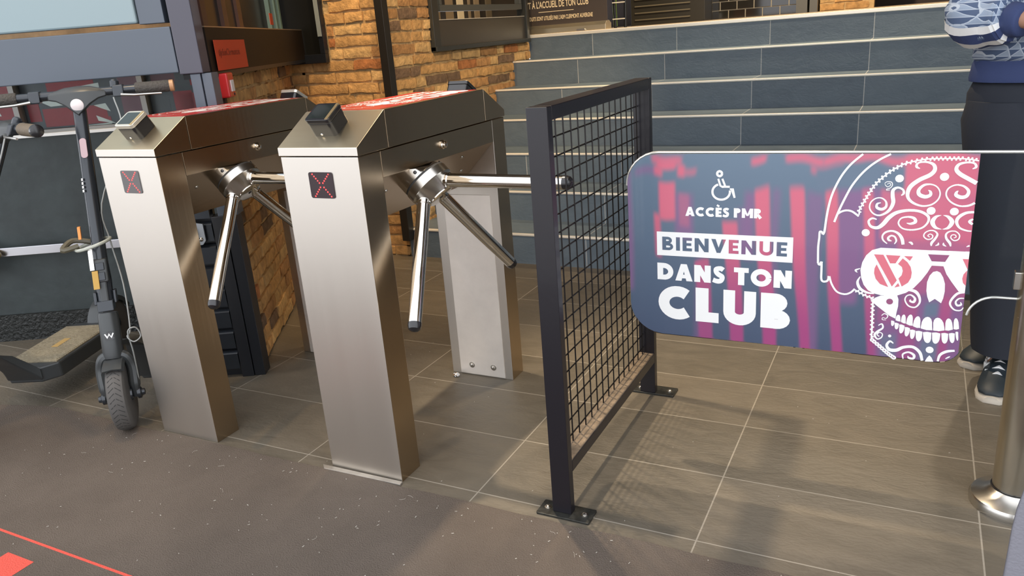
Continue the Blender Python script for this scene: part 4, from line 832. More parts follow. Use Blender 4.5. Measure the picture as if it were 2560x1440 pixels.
merged(b, GO, GA, .0010, .0006, .003).build('boxed_lettering', pm, fm, fn=lambda v: print_col(v[0]-GX, v[2]), nof=True)
# sugar-skull drawing in white line
b = MB()
for s_ in STROKES:
    pts = clip(spline(mm_(s_), 5)) if len(s_) > 2 else mm_(s_)
    if len(pts) > 1: b.ribbon([(p[0], p[1], max(.0006, p[2])) for p in pts], GO, GA, .0006)
def disc(mb, x, z, r, d, n=20, q=1.): mb.add([GO+X*(x+r*math.cos(2*math.pi*k/n))+Z*(z+r*q*math.sin(2*math.pi*k/n))-Y*d for k in range(n)], [tuple(range(n))])
for x, z, r in mm_(DOTS): disc(b, x, z, r, .0006)
for s_ in ZIGZAGS:
    pts = clip(spline(mm_(s_), 5)); b.ribbon(pts, GO, GA, .0006); acc = 0; 
    for i in range(1, len(pts)):
        d_ = Vector((pts[i][0]-pts[i-1][0], pts[i][1]-pts[i-1][1])); acc += d_.length
        if acc > .0072:
            acc = 0; n_ = Vector((-d_.y, d_.x)).normalized(); disc(b, pts[i][0]+n_.x*.0028, pts[i][1]+n_.y*.0028, .0023, .0006, 8); disc(b, pts[i-1][0]-n_.x*.0028, pts[i-1][1]-n_.y*.0028, .0021, .0006, 8)
for s_ in CHAINS:
    pts = spline(mm_(s_), 5); b.ribbon([(p[0], p[1], .0035) for p in pts], GO, GA, .0006)
    for i in range(0, len(pts), 2): disc(b, pts[i][0], pts[i][1], .0052, .0006, 10)
for s_ in WHITE_SHAPES: b.add([GO+X*min(p[0], .8655)+Z*p[1]-Y*.0006 for p in mm_(s_)], [tuple(range(len(s_)))])
merged(b, GO, GA, .0006).build('skull_drawing', WHITE, fm, nof=True)
pinkm = mat('print_pink', (.68,.17,.22), .4)
b = MB()
for s_ in LENS_SHAPES[:6]: b.add([GO+X*min(p[0], .8655)+Z*p[1]-Y*.0010 for p in mm_(s_)], [tuple(range(len(s_)))])
b.build('lens_emblem', pinkm, fm, nof=True); b = MB()
for s_ in LENS_SHAPES[6:]: b.add([GO+X*min(p[0], .8655)+Z*p[1]-Y*.0010 for p in mm_(s_)], [tuple(range(len(s_)))])
b.build('lens_emblem', pinkm, fm, nof=True)
plum = mat('print_plum', (.30,.09,.19), .4)
b = MB(); b.add([GO+X*p[0]+Z*p[1]-Y*.0010 for p in mm_(BRIDGE)], [tuple(range(len(BRIDGE)))]); b.build('bridge_gap', plum, fm, nof=True); b = MB(); disc(b, HOLE[0]/1000, HOLE[1]/1000, HOLE[2]/1000, .0010, 16); b.build('jaw_hole', plum, fm, nof=True); b = MB()
for s_ in CHAINS:
    pts = spline(mm_(s_), 5)
    for i in range(0, len(pts), 2): disc(b, pts[i][0], pts[i][1], .0013, .0010, 8)
b.build('chain_holes', plum, fm, nof=True)
# ================================================================== SCOOTERS
scb = mat('scooter_black', (.030,.036,.044), .26, .3, coat=.3); scg = mat('scooter_grey', (.055,.06,.062), .35, .3, bump=.03); gripm = mat('grip_rubber', (.06,.055,.048), .7, bump=.6, bscale=150)
brown = mat('grip_brown', (.12,.09,.055), .6, bump=.3, bscale=60); tyre_m = mat('tyre_rubber', (.085,.08,.075), .75, vary=.15, vscale=10); deckm = mat('deck_grip', (.25,.215,.145), .8, bump=.5, bscale=120, vary=.2, vscale=9)
silver = mat('cable_silver', (.30,.31,.30), .35, .5)
def scooter(contact, head, deck_dir, bar_dir, bar_half, label, badge, grip_m, deck_w=.17, deck_len=.62, wheel_r=.115, lean=Vector((0,0,1)), deck_z=.15, deck_start=.28, reflect=(.5,.35,.38), shift=0.):
    C0 = Vector(contact); H = Vector(head); dd = Vector(deck_dir).normalized(); bd = Vector(bar_dir).normalized()
    t = empty('electric_scooter', tuple(C0), label, 'scooter')
    ax = bd.copy(); ax.z = 0; ax.normalize(); fw = Vector((ax.y, -ax.x, 0))   # front direction of the steering
    ce = C0+Z*wheel_r
    sd = (H-(ce+Z*.13)).normalized(); crown = ce+Z*(wheel_r+.008)-fw*.02
    st_ = (H-crown).normalized()
    def wheel(c, axis, r, w, par, nm='wheel'):
        b = MB(); prof = [(-w/2, r*.70), (-w/2, r*.86), (-w*.42, r*.95), (-w*.2, r*.992), (0, r), (w*.2, r*.992), (w*.42, r*.95), (w/2, r*.86), (w/2, r*.70)]
        b.turn(prof, c, axis, 48); wl = b.build(nm, tyre_m, par)
        b = MB(); u = axis.orthogonal().normalized(); v = axis.cross(u)
        for k in range(40):
            a0 = 2*math.pi*k/40
            for sg in (-1, 1):
                P1 = []
                for (s_, da) in ((sg*.002, .0), (sg*w*.33, .12)):
                    for dw in (-.010, .010):
                        aa = a0+da+dw; rr = r*(1.0008 if abs(s_) < .005 else .977); P1.append(c+axis*s_+(u*math.cos(aa)+v*math.sin(aa))*(rr+.0006))
                b.add([P1[0], P1[1], P1[3], P1[2]], [(0,1,2,3)])
        b.build('tread', mat('tread_dark', (.02,.02,.02), .9), wl, nof=True)
        b = MB(); b.turn([(-w*.45, r*.72), (-w*.45, r*.2), (-w*.6, r*.18), (-w*.6, .01)], c, axis, 28); b.turn([(w*.45, r*.72), (w*.45, r*.2), (w*.6, r*.18), (w*.6, .01)], c, axis, 28); b.build('rim', scb, wl)
        return wl
    wheel(ce, ax, wheel_r, .056, t, 'front_wheel')
    # fork
    b = MB()
    for sg in (-1, 1):
        b.tube(spline([crown+ax*sg*.002+Z*.018, crown+ax*sg*.034+Z*.006, crown+ax*sg*.047-Z*.035, ce+ax*sg*.046+Z*.03, ce+ax*sg*.046-Z*.008], 5), [.017]*16+[.014]*5, 10)
    fk = b.build('fork', scg, t)
    for sg in (-1, 1):
        b = MB(); b.turn([(0,.020),(.010,.020),(.014,.012),(.022,.010)], ce+ax*sg*.048, ax*sg, 16); b.build('axle_cap', scb, fk)
    b = MB(); R_ = wheel_r+.012
    for k in range(9):
        pass
    rings = []
    for k in range(10):
        a0 = math.radians(62+k*9); c = ce+(fw*math.cos(a0)+Z*math.sin(a0))*R_; n = (fw*math.cos(a0)+Z*math.sin(a0))
        rings.append([c+ax*.034-n*.010, c+ax*.028+n*.002, c+n*.006, c-ax*.028+n*.002, c-ax*.034-n*.010, c-ax*.026-n*.006, c+n*.002, c+ax*.026-n*.006])
    b.loft(rings); b.build('mudguard', scg, t)
    # steering tube, folding latch, stem
    h0 = crown+st_*.005; h1 = crown+st_*.155
    b = MB(); b.turn([(0,.030),(.012,.032),(.14,.031),(.150,.028)], h0, st_, 24); b.build('head_tube', scg, t)
    b = MB(); m1 = fw; s0_ = h0+st_*.085+fw*.0315
    b.prism([(-.015,-.011),(-.006,.012),(.006,.012),(.015,-.011),(.009,-.016),(-.009,-.016)], s0_, (ax, st_, fw), 0, .002); bdg = b.build('badge', BLACKP, t)
    if badge:
        b = MB(); b.ribbon([(-.0125,.006,.004),(-.006,-.007,.004),(0,.004,.004),(.006,-.007,.004),(.0125,.006,.004)], s0_, (ax, st_, fw), .0028); b.build('emblem', WHITE, bdg, nof=True)
    l0 = crown+st_*.165
    b = MB(); b.obox(l0, (ax, st_, fw), (-.024, 0, -.02), (.024, .035, .028)); b.obox(l0, (ax, st_, fw), (-.034,.02,-.012), (-.024,.062,.012)); b.obox(l0, (ax, st_, fw), (.024,.02,-.012), (.034,.062,.012)); b.build('hinge', scb, t, bevel=.003)
    b = MB(); b.obox(l0+st_*.03, (ax, st_, fw), (-.013, 0, .0), (.013, .075, .026)); b.obox(l0+st_*.095, (ax, st_, fw), (-.021, 0, .006), (.021, .075, .030)); lt = b.build('latch', scg, t, bevel=.005)
    b = MB(); b.obox(l0+st_*.103, (ax, st_, fw), (-.013, 0, .030), (.013, .026, .034)); b.obox(l0+st_*.136, (ax, st_, fw), (-.013, 0, .030), (.013, .024, .034)); b.build('latch_button', scb, lt, bevel=.003)
    b = MB(); top = H-st_*.03; Ls = (top-l0).length
    b.turn([(.03,.024),(.10,.025),(.16,.0215),(Ls,.0195)], l0, st_, 24); stm = b.build('stem', scb, t)
    b = MB(); rc_ = l0+st_*(Ls-.17)+fw*.017
    b.prism(rrect(-.010,.010,0,.062,.009), rc_, (ax, st_, fw), 0, .008); b.build('reflector', mat('reflector_pink', reflect, .12, coat=.6), t, bevel=.001)
    # handlebar
    b = MB(); b.tube([H-bd*bar_half, H-bd*.06, H+bd*.06, H+bd*bar_half], .0135, 14); hbr = b.build('handlebar', scb, t)
    b = MB(); P = []
    rings = []
    for s_, hw, hd in ((-.085,.014,.014),(-.06,.020,.020),(-.035,.030,.030),(0,.034,.034),(.035,.030,.030),(.06,.020,.020),(.085,.014,.014)):
        c = H+bd*s_; up = st_; fr_ = fw
        low = .012+max(0, .055*(1-abs(s_)/.06)) if abs(s_) < .06 else hd
        rings.append([c+up*hw*.7+fr_*hd*.5, c+up*hw*.2+fr_*hd, c-up*low+fr_*hd*.9, c-up*low-fr_*hd*.5, c-fr_*hd, c+up*hw*.7-fr_*hd*.6])
    b.loft(rings); hd_ = b.build('display_head', scg, t, bevel=.004, sharp=50)
    b = MB(); b.turn([(0,.019),(.003,.019),(.005,.016),(.0055,.002)], H-st_*.034+fw*.030, fw, 24); b.build('headlight', mat('lens_pale', (.75,.68,.68), .12, coat=.6), hd_)
    for sg in (-1, 1):
        a0 = H+bd*sg*(bar_half-.115); b = MB(); b.turn([(0,.0165),(.004,.019),(.10,.0185),(.106,.017)], a0, bd*sg, 20); b.build('grip', grip_m, t)
        b = MB(); b.turn([(0,.0185),(.012,.0185),(.014,.014)], a0+bd*sg*.104, bd*sg, 18); b.build('grip_end', mat('orange_end', (.45,.25,.12), .4) if sg > 0 and badge else BLACKP, t)
        b = MB(); b.obox(H+bd*sg*(bar_half-.165), (bd, st_, fw), (-.016,-.02,-.018), (.016,.018,.022)); bk = b.build('brake_clamp', scb, t, bevel=.004)
        b = MB(); c0 = H+bd*sg*(bar_half-.155)+fw*.03-st_*.014; b.tube([c0, c0+bd*sg*.04+fw*.012-st_*.004, c0+bd*sg*.12+fw*.006-st_*.006], [.005,.004,.0035], 8); b.build('brake_lever', CHROME2, bk)
    b = MB(); c0 = H+bd*(bar_half-.175)+st_*.01; b.turn([(0,.014),(.018,.014),(.024,.010),(.026,.002)], c0, st_, 18); b.build('bell', scb, t)
    # brake cable
    b = MB(); c0 = H+bd*(bar_half-.18)-st_*.02+fw*.02
    b.tube(spline([c0, c0-st_*.12+bd*.01, H-st_*.35+ax*.028+fw*.01, l0+st_*.22+ax*.036, l0+st_*.08+ax*.060+fw*.02, crown+st_*.10+ax*.062+fw*.02, crown+st_*.075+ax*.052+fw*.03, crown+st_*.055+ax*.07+fw*.03, crown+st_*.07+ax*.092+fw*.03, crown+st_*.10+ax*.08+fw*.03, crown+st_*.09+ax*.055+fw*.03, crown+st_*.02+ax*.062+fw*.02, ce+ax*.06+Z*.03], 5), .0026, 8); b.build('brake_cable', silver, t)
    # deck and curved neck
    back = -dd; side = Vector((-dd.y, dd.x, 0)); j = h0+st_*.04; gz = deck_z
    d0 = Vector((C0.x, C0.y, 0))+back*deck_start+side*shift
    rings = []
    for f, hw, th in ((0,.028,.030),(.3,.030,.030),(.55,.033,.031),(.75,.040,.033),(.88,.050,.034),(.96,.062,.035),(1,.070,.036)):
        a = j-fw*.02; e = d0+Z*(gz-.03)
        c = a.lerp(e, f); c.z = a.z+(e.z-a.z)*(f**2.6)
        n = Vector((0,0,1)) if f > .7 else (-dd*-1+Z*.8).normalized()
        rings.append([c+side*hw+n*th*.6, c-side*hw+n*th*.6, c-side*hw-n*th*.6, c+side*hw-n*th*.6])
    b = MB(); b.loft(rings); b.build('neck', scg, t, bevel=.006)
    hw = deck_w/2
    outline = [(0,-hw*.55),(.05,-hw),(deck_len,-hw),(deck_len+.05,-hw*.7),(deck_len+.05,hw*.7),(deck_len,hw),(.05,hw),(0,hw*.55)]
    b = MB(); b.prism(outline, d0, (back, side, Z), gz-.062, gz-.004); dk_ = b.build('deck', scg, t, bevel=.006)
    b = MB(); b.prism([(x_, y_*.9) for x_, y_ in outline[1:3]+outline[5:7]], d0, (back, side, Z), gz-.004, gz); gm = b.build('deck_mat', deckm, dk_)
    b = MB()
    for i in range(26):
        xx = .06+i*(deck_len-.08)/26
        b.obox(d0+back*xx+Z*gz, (back, side, Z), (0, -hw*.85, 0), (.008, hw*.85, .0016))
    b.build('deck_ribs', deckm, gm)
    b = MB(); b.obox(d0+back*deck_len*.45+Z*gz, (back, side, Z), (0,-.013,.0), (.085,.013,.002)); b.build('deck_label', mat('label_ochre', (.42,.28,.10), .6), gm)
    rw = d0+back*(deck_len+.15); rw.z = wheel_r*.92
    wheel(rw, side, wheel_r*.92, .05, t, 'rear_wheel')
    rings = []
    for k in range(10):
        a0 = math.radians(20+k*15); n = (dd*math.cos(a0)+Z*math.sin(a0)); c = rw+n*(wheel_r*.92+.014)
        rings.append([c+side*.036-n*.02, c+side*.032+n*.001, c+n*.005, c-side*.032+n*.001, c-side*.036-n*.02, c-side*.028-n*.016, c+n*.001, c+side*.028-n*.016])
    b = MB(); b.loft(rings); b.build('rear_mudguard', scg, t)
    b = MB(); b.obox(rw, (side, dd, Z), (-.034,-.01,-.012), (-.028,.17,.02)); b.obox(rw, (side, dd, Z), (.028,-.01,-.012), (.034,.17,.02)); b.build('rear_fork', scb, t)
    return t
a33 = math.radians(46)
s1 = scooter((-.832,-.036,.004), (-.945,.143,1.078), (.40,-.92,0), (math.cos(a33), math.sin(a33), .0), .285, 'black electric scooter facing the mat with pale W badge on its stem', True, gripm, deck_w=.15, deck_len=.47, deck_start=.20)
s2 = scooter((-1.31,-.34,0), (-1.045,-.05,1.0), (.40,-.92,0), (.90,-.22,-.02), .26, 'second scooter at the left edge showing its ribbed beige deck', False, brown, deck_w=.215, deck_len=.42, deck_start=.285, deck_z=.155, shift=.085)
# white marks on the stem of the front scooter
b = MB(); hs1 = Vector((-.945,.143,1.078)); bt = Vector((-.832,-.036,.25)); sdir = (hs1-bt).normalized(); axn = Vector((math.cos(a33), math.sin(a33), 0)); fwn = Vector((axn.y,-axn.x,0))
side1 = (fwn*.5-axn*.87).normalized(); perp = sdir.cross(side1)
for k in range(4): b.obox(bt+sdir*(.55+k*.012)+side1*.0205, (sdir, perp, side1), (-.004,-.006,0), (.004,.006,.0008))
b.build('stem_marks', WHITE, s1)
# cable lock round the stem
lk = empty('cable_lock', (-.88, .05, .60), 'grey coiled cable lock looped round the scooter stem with orange tab', 'lock')
cst = bt+sdir*((.615-.25)/sdir.z)
b = MB(); pts = [cst+axn*(.052*math.cos(a)-.012)+fwn*.045*math.sin(a)+Z*(.012*math.cos(a)) for a in [2*math.pi*k/24 for k in range(24)]]; b.tube(pts, .0055, 8, closed=True); b.build('loop', mat('clear_cable', (.42,.44,.38), .25, coat=.5), lk)
b = MB(); b.tube(spline([cst-axn*.055, cst-axn*.10+fwn*.012-Z*.005, cst-axn*.075-fwn*.03+Z*.014, cst-axn*.02-fwn*.04], 5), .009, 8); b.build('lock_body', mat('lock_brown', (.10,.09,.06), .4), lk)
b = MB(); c0 = cst-axn*.045+Z*.02; b.obox(c0, (axn, sdir, fwn), (-.006,0,-.012), (.003,.040,.0)); b.build('tab', mat('orange_tab', (.75,.28,.06), .4), lk, bevel=.001)
b = MB(); c0 = cst-axn*.018+fwn*.018-sdir*.035; b.obox(c0, (axn, sdir, fwn), (-.010,-.045,0), (.004,.025,.006)); b.build('buckle', CHROME, lk, bevel=.002)
b = MB(); b.obox(c0-sdir*.075, (axn, sdir, fwn), (-.006,-.030,0), (.012,.028,.006)); b.build('ochre_tag', mat('ochre', (.50,.30,.06), .5), lk, bevel=.001)
lk2 = empty('chain_lock', (-1.5, .4, .46), 'brown padlocked cable hanging on the bike rail at the left edge', 'lock')
q = PP+PU*-.14+Z*.44+PN*.07
b = MB(); b.tube(spline([q-PU*.12+Z*.01, q-PU*.05+Z*.012, q+PU*.02-Z*.012, q+PU*.03+PN*.02-Z*.03, q-PU*.03+PN*.03-Z*.045, q-PU*.12+PN*.02-Z*.06], 5), .010, 8); b.build('cable', mat('brass_brown', (.20,.15,.07), .4, .4), lk2)
b = MB(); b.obox(q, (PU, Z, PN), (-.09,-.11,-.01), (.0,-.055,.03)); b.build('padlock', mat('dark_olive', (.05,.05,.035), .4), lk2, bevel=.008)

# ================================================================== PERSON
skin = mat('skin', (.42,.23,.15), .5, bump=.05, bscale=90)
navy = mat('navy_rib_knit', (.035,.055,.15), .8, bump=.25, bscale=200, stretch=(6,6,.6))
pants = mat('black_trousers', (.018,.022,.032), .85, bump=.12, bscale=30)
def pattern_mat():
    m = bpy.data.materials.new('triangle_knit'); m.use_nodes = True; nt = m.node_tree; bs = nt.nodes['Principled BSDF']; bs.inputs['Roughness'].default_value = .75
    tc = nd(nt, 'ShaderNodeTexCoord'); sp = nd(nt, 'ShaderNodeSeparateXYZ'); nt.links.new(tc.outputs['Object'], sp.inputs[0])
    x = math_n(nt, 'ADD', sp.outputs[0], math_n(nt, 'MULTIPLY', sp.outputs[1], .8)); z = sp.outputs[2]; per = .019
    fl_, fr = [], []
    for ca, sa in ((0, 1), (.866, .5), (.866, -.5)):
        v = math_n(nt, 'DIVIDE', math_n(nt, 'ADD', math_n(nt, 'MULTIPLY', x, ca), math_n(nt, 'MULTIPLY', z, sa)), per)
        fr.append(math_n(nt, 'FRACT', v)); fl_.append(math_n(nt, 'FLOOR', v))
    line = math_n(nt, 'LESS_THAN', fr[0], .09)
    for f in fr[1:]: line = math_n(nt, 'MAXIMUM', line, math_n(nt, 'LESS_THAN', f, .09))
    par = math_n(nt, 'FRACT', math_n(nt, 'MULTIPLY', math_n(nt, 'ADD', math_n(nt, 'ADD', fl_[0], fl_[1]), fl_[2]), .5))
    vo = nd(nt, 'ShaderNodeTexVoronoi'); vo.inputs['Scale'].default_value = 85; nt.links.new(tc.outputs['Object'], vo.inputs[0])
    dk = math_n(nt, 'GREATER_THAN', math_n(nt, 'ADD', par, math_n(nt, 'MULTIPLY', vo.outputs['Distance'], .0)), .25)
    m1 = nd(nt, 'ShaderNodeMix', data_type='RGBA'); nt.links.new(dk, m1.inputs[0]); m1.inputs[6].default_value = (.30,.37,.48,1); m1.inputs[7].default_value = (.075,.115,.21,1)
    m2 = nd(nt, 'ShaderNodeMix', data_type='RGBA'); nt.links.new(line, m2.inputs[0]); nt.links.new(m1.outputs[2], m2.inputs[6]); m2.inputs[7].default_value = (.48,.55,.64,1)
    nt.links.new(m2.outputs[2], bs.inputs['Base Color']); return m
knit = pattern_mat()
per = empty('person', (1.80, 1.25, 0), 'person in blue patterned sweatshirt and black trousers standing behind the gate holding arms folded', 'person')
def ell(c, ax1, r1, ax2, r2, n=20, ph=0, wob=0., seed=0):
    rnd_ = random.Random(seed); return [Vector(c)+Vector(ax1)*r1*math.cos(2*math.pi*k/n)*(1+wob*math.sin(k*2.4+seed))+Vector(ax2)*r2*math.sin(2*math.pi*k/n)*(1+wob*math.cos(k*1.7+seed)) for k in range(n)]
# body (skin): one skinned surface
J = dict(pelvis=(1.80,1.28,.90), chest=(1.80,1.29,1.30), neck=(1.80,1.285,1.47), head=(1.80,1.265,1.57), top=(1.80,1.275,1.66),
 shR=(1.635,1.29,1.40), elR=(1.555,1.19,1.115), wrR=(1.672,1.045,1.088), haR=(1.735,1.01,1.09), shL=(1.965,1.29,1.40), elL=(2.03,1.19,1.13), wrL=(1.90,1.06,1.13), haL=(1.84,1.04,1.135),
 hipR=(1.715,1.28,.86), knR=(1.715,1.24,.48), anR=(1.730,1.20,.09), hipL=(1.885,1.28,.86), knL=(1.84,1.30,.48), anL=(1.735,1.375,.09), toR=(1.722,1.12,.03), toL=(1.70,1.30,.03))
E_ = [('pelvis','chest'),('chest','neck'),('neck','head'),('head','top'),('chest','shR'),('shR','elR'),('elR','wrR'),('wrR','haR'),('chest','shL'),('shL','elL'),('elL','wrL'),('wrL','haL'),('pelvis','hipR'),('hipR','knR'),('knR','anR'),('anR','toR'),('pelvis','hipL'),('hipL','knL'),('knL','anL'),('anL','toL')]
RD = dict(pelvis=.115,chest=.125,neck=.055,head=.082,top=.062,shR=.055,elR=.040,wrR=.026,haR=.030,shL=.055,elL=.040,wrL=.026,haL=.030,hipR=.078,knR=.052,anR=.036,hipL=.078,knL=.052,anL=.036,toR=.032,toL=.032)
def fingers(hand, wr, curl, extra, edges, rad, tag_, sgn):
    hv = Vector(J[hand]); d = (hv-Vector(J[wr])).normalized(); up = Z; sd = d.cross(up).normalized()*sgn
    for i, ln in enumerate((.028,.032,.030,.023)):
        b0 = hv+up*(.020-.0135*i)+d*.012; p1 = b0+d*ln+sd*.004; p2 = p1+d*ln*.5+sd*ln*.55; p3 = p2-d*ln*.2+sd*ln*.55
        nm = [f'{tag_}{i}{k}' for k in range(4)]
        for n_, p in zip(nm, (b0, p1, p2, p3)): extra[n_] = tuple(p); rad[n_] = .0088-.0006*int(n_[-1])
        edges += [(hand, nm[0]), (nm[0], nm[1]), (nm[1], nm[2]), (nm[2], nm[3])]
    t0 = hv-d*.022+up*.022+sd*.006; t1 = t0+up*.022+d*.016+sd*.010; t2 = t1+d*.026+sd*.004
    for n_, p in zip((tag_+'t0', tag_+'t1', tag_+'t2'), (t0, t1, t2)): extra[n_] = tuple(p); rad[n_] = .0100
    edges += [(hand, tag_+'t0'), (tag_+'t0', tag_+'t1'), (tag_+'t1', tag_+'t2')]
ex = {}; fingers('haR','wrR',1,ex,E_,RD,'r',-1); fingers('haL','wrL',1,ex,E_,RD,'l',1); J.update(ex)
names_ = list(J); me = bpy.data.meshes.new('body'); Lp = per.location
me.from_pydata([tuple(Vector(J[n])-Lp) for n in names_], [(names_.index(a), names_.index(b_)) for a, b_ in E_], [])
body = bpy.data.objects.new('body', me); COL.objects.link(body); body.parent = per
sk = body.modifiers.new('skin', 'SKIN'); sk.use_smooth_shade = True
for i, n in enumerate(names_): me.skin_vertices[0].data[i].radius = (RD[n], RD[n])
me.skin_vertices[0].data[names_.index('pelvis')].use_root = True
ss = body.modifiers.new('sub', 'SUBSURF'); ss.levels = 2; ss.render_levels = 2; me.materials.append(skin)
# face and hair
b = MB(); hc = Vector((1.80,1.262,1.575)); rings = []
for k in range(13):
    a = math.pi*(k+.0)/12; zz = math.cos(a); rr = math.sin(a); jaw = .80 if zz < -.3 else 1.0
    rings.append([hc+Z*zz*.118+X*(.075*rr*jaw+.001)*math.cos(2*math.pi*j/18)+Y*((.092*rr*jaw+.001)*math.sin(2*math.pi*j/18)) for j in range(18)])
b.loft(rings); fc = b.build('face', skin, body, sharp=80)
b = MB(); b.prism([(-.010,-.012),(.010,-.012),(.004,.030),(-.004,.030)], hc+Z*-.012, (X, Z, -Y), .080, .108); b.build('nose', skin, body, bevel=.004)
b = MB()
for sg in (-1, 1): b.dome(hc+X*sg*.030+Z*.012-Y*.083, -Y, .0105, .004)
b.build('eyes', WHITE, body)
b = MB()
for sg in (-1, 1): b.dome(hc+X*sg*.030+Z*.012-Y*.0865, -Y, .0062, .002); b.obox(hc+X*sg*.030+Z*.034-Y*.082, (X,Z,-Y), (-.018,-.003,0), (.018,.003,.006))
b.build('brows', BLACKP, body)
b = MB(); b.obox(hc-Z*.048-Y*.078, (X,Z,-Y), (-.024,-.006,0), (.024,.006,.006)); b.build('mouth', mat('lip', (.40,.14,.12), .5), body, bevel=.003)
b = MB()
for sg in (-1, 1): b.prism(rrect(-.012,.012,-.028,.028,.010), hc+X*sg*.074-Z*.0, (Y, Z, X*sg), 0, .012)
b.build('ears', skin, body, bevel=.003)
b = MB(); rings = []
for k in range(7):
    a = math.radians(4+k*14); rings.append([hc+Z*(.122*math.cos(a)+.012)+X*.084*math.sin(a)*math.cos(2*math.pi*j/18)+Y*(.100*math.sin(a)*math.sin(2*math.pi*j/18)+.014*(k/6)) for j in range(18)])
b.loft(rings); b.build('hair', mat('dark_hair', (.02,.013,.01), .7, bump=.6, bscale=120), body)
# sweatshirt: torso, rib hem, sleeves, cuffs, stripes
tors = []
for z, rx, ry, cx, cy in ((.972,.212,.125,1.795,1.27),(.985,.226,.142,1.795,1.265),(1.02,.228,.150,1.797,1.262),(1.08,.216,.146,1.80,1.265),(1.18,.205,.138,1.80,1.275),(1.28,.205,.135,1.80,1.285),(1.37,.195,.125,1.80,1.29),(1.425,.150,.10,1.80,1.29),(1.45,.085,.07,1.80,1.287),(1.475,.062,.062,1.80,1.285)):
    tors.append(ell((cx,cy,z), X, rx, Y, ry, 28, wob=.025 if z < 1.1 else .008, seed=int(z*100)))
b = MB(); b.loft(tors); sw = b.build('sweatshirt', knit, per, sharp=70)
b = MB(); b.loft([ell((1.795,1.27,z), X, rx, Y, ry, 28) for z, rx, ry in ((.915,.226,.132),(.925,.228,.135),(.965,.222,.132),(.985,.214,.126))]); b.build('rib_hem', navy, sw, sharp=70)
def sleeve(sh, el, wr, nm):
    p = [Vector(J[sh]), Vector(J[el]), Vector(J[wr])]; b = MB(); rings = []
    path = spline([tuple(p[0]+Vector((0,0,.015))), tuple(p[0].lerp(p[1],.5)), tuple(p[1]-Z*.006), tuple(p[1].lerp(p[2],.5)-Z*.012), tuple(p[2].lerp(p[1],.22))], 9)
    rad_ = [.066+.0*i for i in range(len(path))]
    prev = None
    for i, c in enumerate(path):
        c = Vector(c); a = Vector(path[max(0,i-1)]); d = Vector(path[min(len(path)-1,i+1)]); t_ = (d-a).normalized()
        u = (Z-t_*t_.z); u = u.normalized() if u.length > .3 else X; w = t_.cross(u).normalized(); u = w.cross(t_)
        f = i/(len(path)-1); r = .064-.006*math.sin(f*9) + (.004 if .45 < f < .9 else 0)-(.020 if f > .97 else 0)
        rings.append([c+(u*math.cos(2*math.pi*k/40)*(1.02)+w*math.sin(2*math.pi*k/40)*.92)*r*(1+.03*math.sin(k*.95+i*.7)) for k in range(40)])
    b.loft(rings); so = b.build(nm, knit, sw, sharp=75)
    # stripes along the underside of the sleeve
    sb = MB(); out = [0, .0]
    for lo, hi, mi in ((-8,14,1),(14,34,0),(34,60,1),(60,78,0)):
        for i in range(len(rings)-1):
            c = Vector(path[i]); c2 = Vector(path[i+1]); R1, R2 = rings[i], rings[i+1]
            def pt(R_, cc, deg):
                k = ((180+deg)/360*40) % 40; k0 = int(k); q = R_[k0].lerp(R_[(k0+1) % 40], k-k0); return cc+(q-cc)*1.035
            sgn = -1 if sh == 'shR' else 1
            q0, q1, q2, q3 = pt(R1,c,sgn*lo), pt(R1,c,sgn*hi), pt(R2,c2,sgn*hi), pt(R2,c2,sgn*lo); sb.add([q0,q1,q2,q3], [(0,1,2,3)], mi)
    sb.smooth = True; sb.build('sleeve_stripes', [WHITE, navy], so, sharp=75)
    t_ = (p[2]-p[1]).normalized(); w = t_.cross(Z).normalized(); u = w.cross(t_)
    b = MB(); c0 = p[2].lerp(p[1], .26)-Z*.004; b.loft([ell(c0+t_*s_, u, r, w, r*.85, 20) for s_, r in ((0,.040),(.006,.046),(.045,.043),(.052,.036))]); b.build('cuff', navy, so, sharp=70)
sleeve('shR','elR','wrR','sleeve'); sleeve('shL','elL','wrL','sleeve')
# trousers
b = MB(); pr = [ell((1.795,1.275,z), X, rx, Y, ry, 26, wob=.01) for z, rx, ry in ((.935,.205,.118),(.88,.228,.132),(.82,.228,.138),(.76,.215,.132))]; b.loft(pr[::-1]); tr = b.build('trousers', pants, per, sharp=75)
for (hx, hy), (kx, ky), (ax_, ay) in (((1.685,1.265),(1.700,1.225),(1.735,1.175)), ((1.90,1.285),(1.85,1.31),(1.745,1.40))):
    b = MB(); rs = []
    for z, f in ((.86,-.1),(.80,0),(.70,.2),(.60,.4),(.48,.6),(.36,.8),(.24,.95),(.14,1.05),(.10,1.1)):
        g_ = max(0, min(1, (.80-z)/.32)) if z > .48 else 1; cx = hx+(kx-hx)*g_; cy = hy+(ky-hy)*g_
        if z < .48: g2 = (.48-z)/.38; cx = kx+(ax_-kx)*g2; cy = ky+(ay-ky)*g2
        r = (.128-.040*max(0,min(1,(.80-z)/.5)))*(.9 if z > .81 else 1); rs.append(ell((cx,cy,z), X, r, Y, r*1.05, 22, wob=.02, seed=int(z*50)))
    b.loft(rs); b.build('trouser_leg', pants, tr, sharp=75)
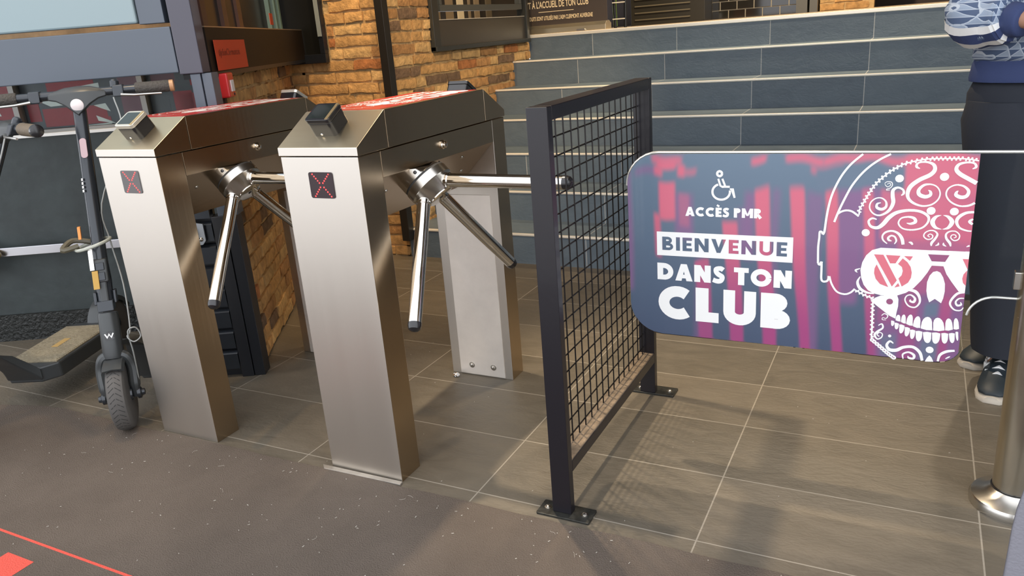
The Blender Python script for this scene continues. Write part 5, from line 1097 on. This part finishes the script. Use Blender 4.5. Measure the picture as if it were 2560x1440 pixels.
# shoes
shoe_m = mat('shoe_dark', (.020,.030,.038), .5); sole_m = mat('shoe_sole', (.55,.50,.42), .6)
for (hx, hy, ang) in ((1.740, 1.200, -100), (1.755, 1.425, -118)):
    d = Vector((math.cos(math.radians(ang)), math.sin(math.radians(ang)), 0)); s_ = Vector((-d.y, d.x, 0)); o_ = Vector((hx, hy, 0))-d*.03
    def ring(t_, hw, z0_, z1_): 
        c = o_+d*t_; return [c+s_*hw+Z*z0_, c+s_*hw*1.0+Z*(z0_+(z1_-z0_)*.5), c+s_*hw*.55+Z*(z0_+(z1_-z0_)*.9), c+Z*z1_, c-s_*hw*.55+Z*(z0_+(z1_-z0_)*.9), c-s_*hw+Z*(z0_+(z1_-z0_)*.5), c-s_*hw+Z*z0_]
    b = MB(); b.loft([ring(*a) for a in ((-.02,.022,.022,.06),(.0,.034,.02,.09),(.05,.038,.02,.095),(.10,.040,.02,.085),(.15,.045,.02,.062),(.20,.046,.02,.050),(.235,.038,.02,.040),(.252,.018,.022,.030))]); so = b.build('shoe', shoe_m, per, sharp=60, bevel=.003)
    b = MB(); b.loft([[c for c in ring(t_, hw*1.06, .0, .022)] for t_, hw in ((-.026,.022),(.0,.036),(.05,.040),(.10,.042),(.15,.047),(.20,.048),(.238,.040),(.260,.020))]); b.build('sole', sole_m, so, sharp=60)
    b = MB()
    for i in range(4):
        t_ = .075+i*.026; zt_ = .090-.010*i; b.loft([[o_+d*(t_+q_*.012)+s_*x_+Z*(zt_-abs(x_)*.5+.003) for q_ in (0, 1)]+[o_+d*(t_+.012)+s_*x_+Z*(zt_-abs(x_)*.5-.004), o_+d*t_+s_*x_+Z*(zt_-abs(x_)*.5-.004)] for x_ in (-.036,-.018,0,.018,.036)])
    for sg in (-1, 1):
        for i in range(3): b.prism([(.03+i*.028,.030),(.043+i*.028,.030),(.062+i*.028,.070),(.050+i*.028,.070)], o_, (d, Z, s_*sg), .036, .0425)
    b.build('laces', WHITE, so, sharp=60)
# pale phone held in the hand
b = MB(); b.obox((1.772,.985,1.105), (Vector((1,.1,0)).normalized(), Vector((0,-.35,.94)), Vector((0,.94,.35))), (-.03,-.06,-.004), (.045,.075,.004)); tag(b.build('phone', BLACKP, bevel=.004), 'dark phone held by the person in the patterned sweatshirt', 'phone')

# grey cloth hanging close to the camera at the lower right corner
b = MB(); P = []; F = []; NN = 60; NZ_ = 50
for j in range(NZ_+1):
    z = .004+1.30*j/NZ_
    for i in range(NN+1):
        s_ = i/NN; xl_ = 1.568-.026*max(0,(z-.75))/.35-.004*math.sin(z*9)+.012*math.exp(-((z-.665)/.05)**2)-.012*max(0,.6-z)
        P.append((xl_+s_*.15, -.6+.014*math.sin(s_*9+z*2.0)+.004*math.sin(s_*21+z*5)+.05*s_, z))
for j in range(NZ_):
    for i in range(NN): F.append((j*(NN+1)+i, j*(NN+1)+i+1, (j+1)*(NN+1)+i+1, (j+1)*(NN+1)+i))
b.add(P, F); b.smooth = True
cl = b.build('curtain', mat('grey_cloth', (.20,.20,.23), .9, bump=.2, bscale=300), None, sharp=80); sd_ = cl.modifiers.new('solid', 'SOLIDIFY'); sd_.thickness = .006
tag(cl, 'blurred grey cloth hanging close up at the lower right corner beside the steel post', 'curtain')
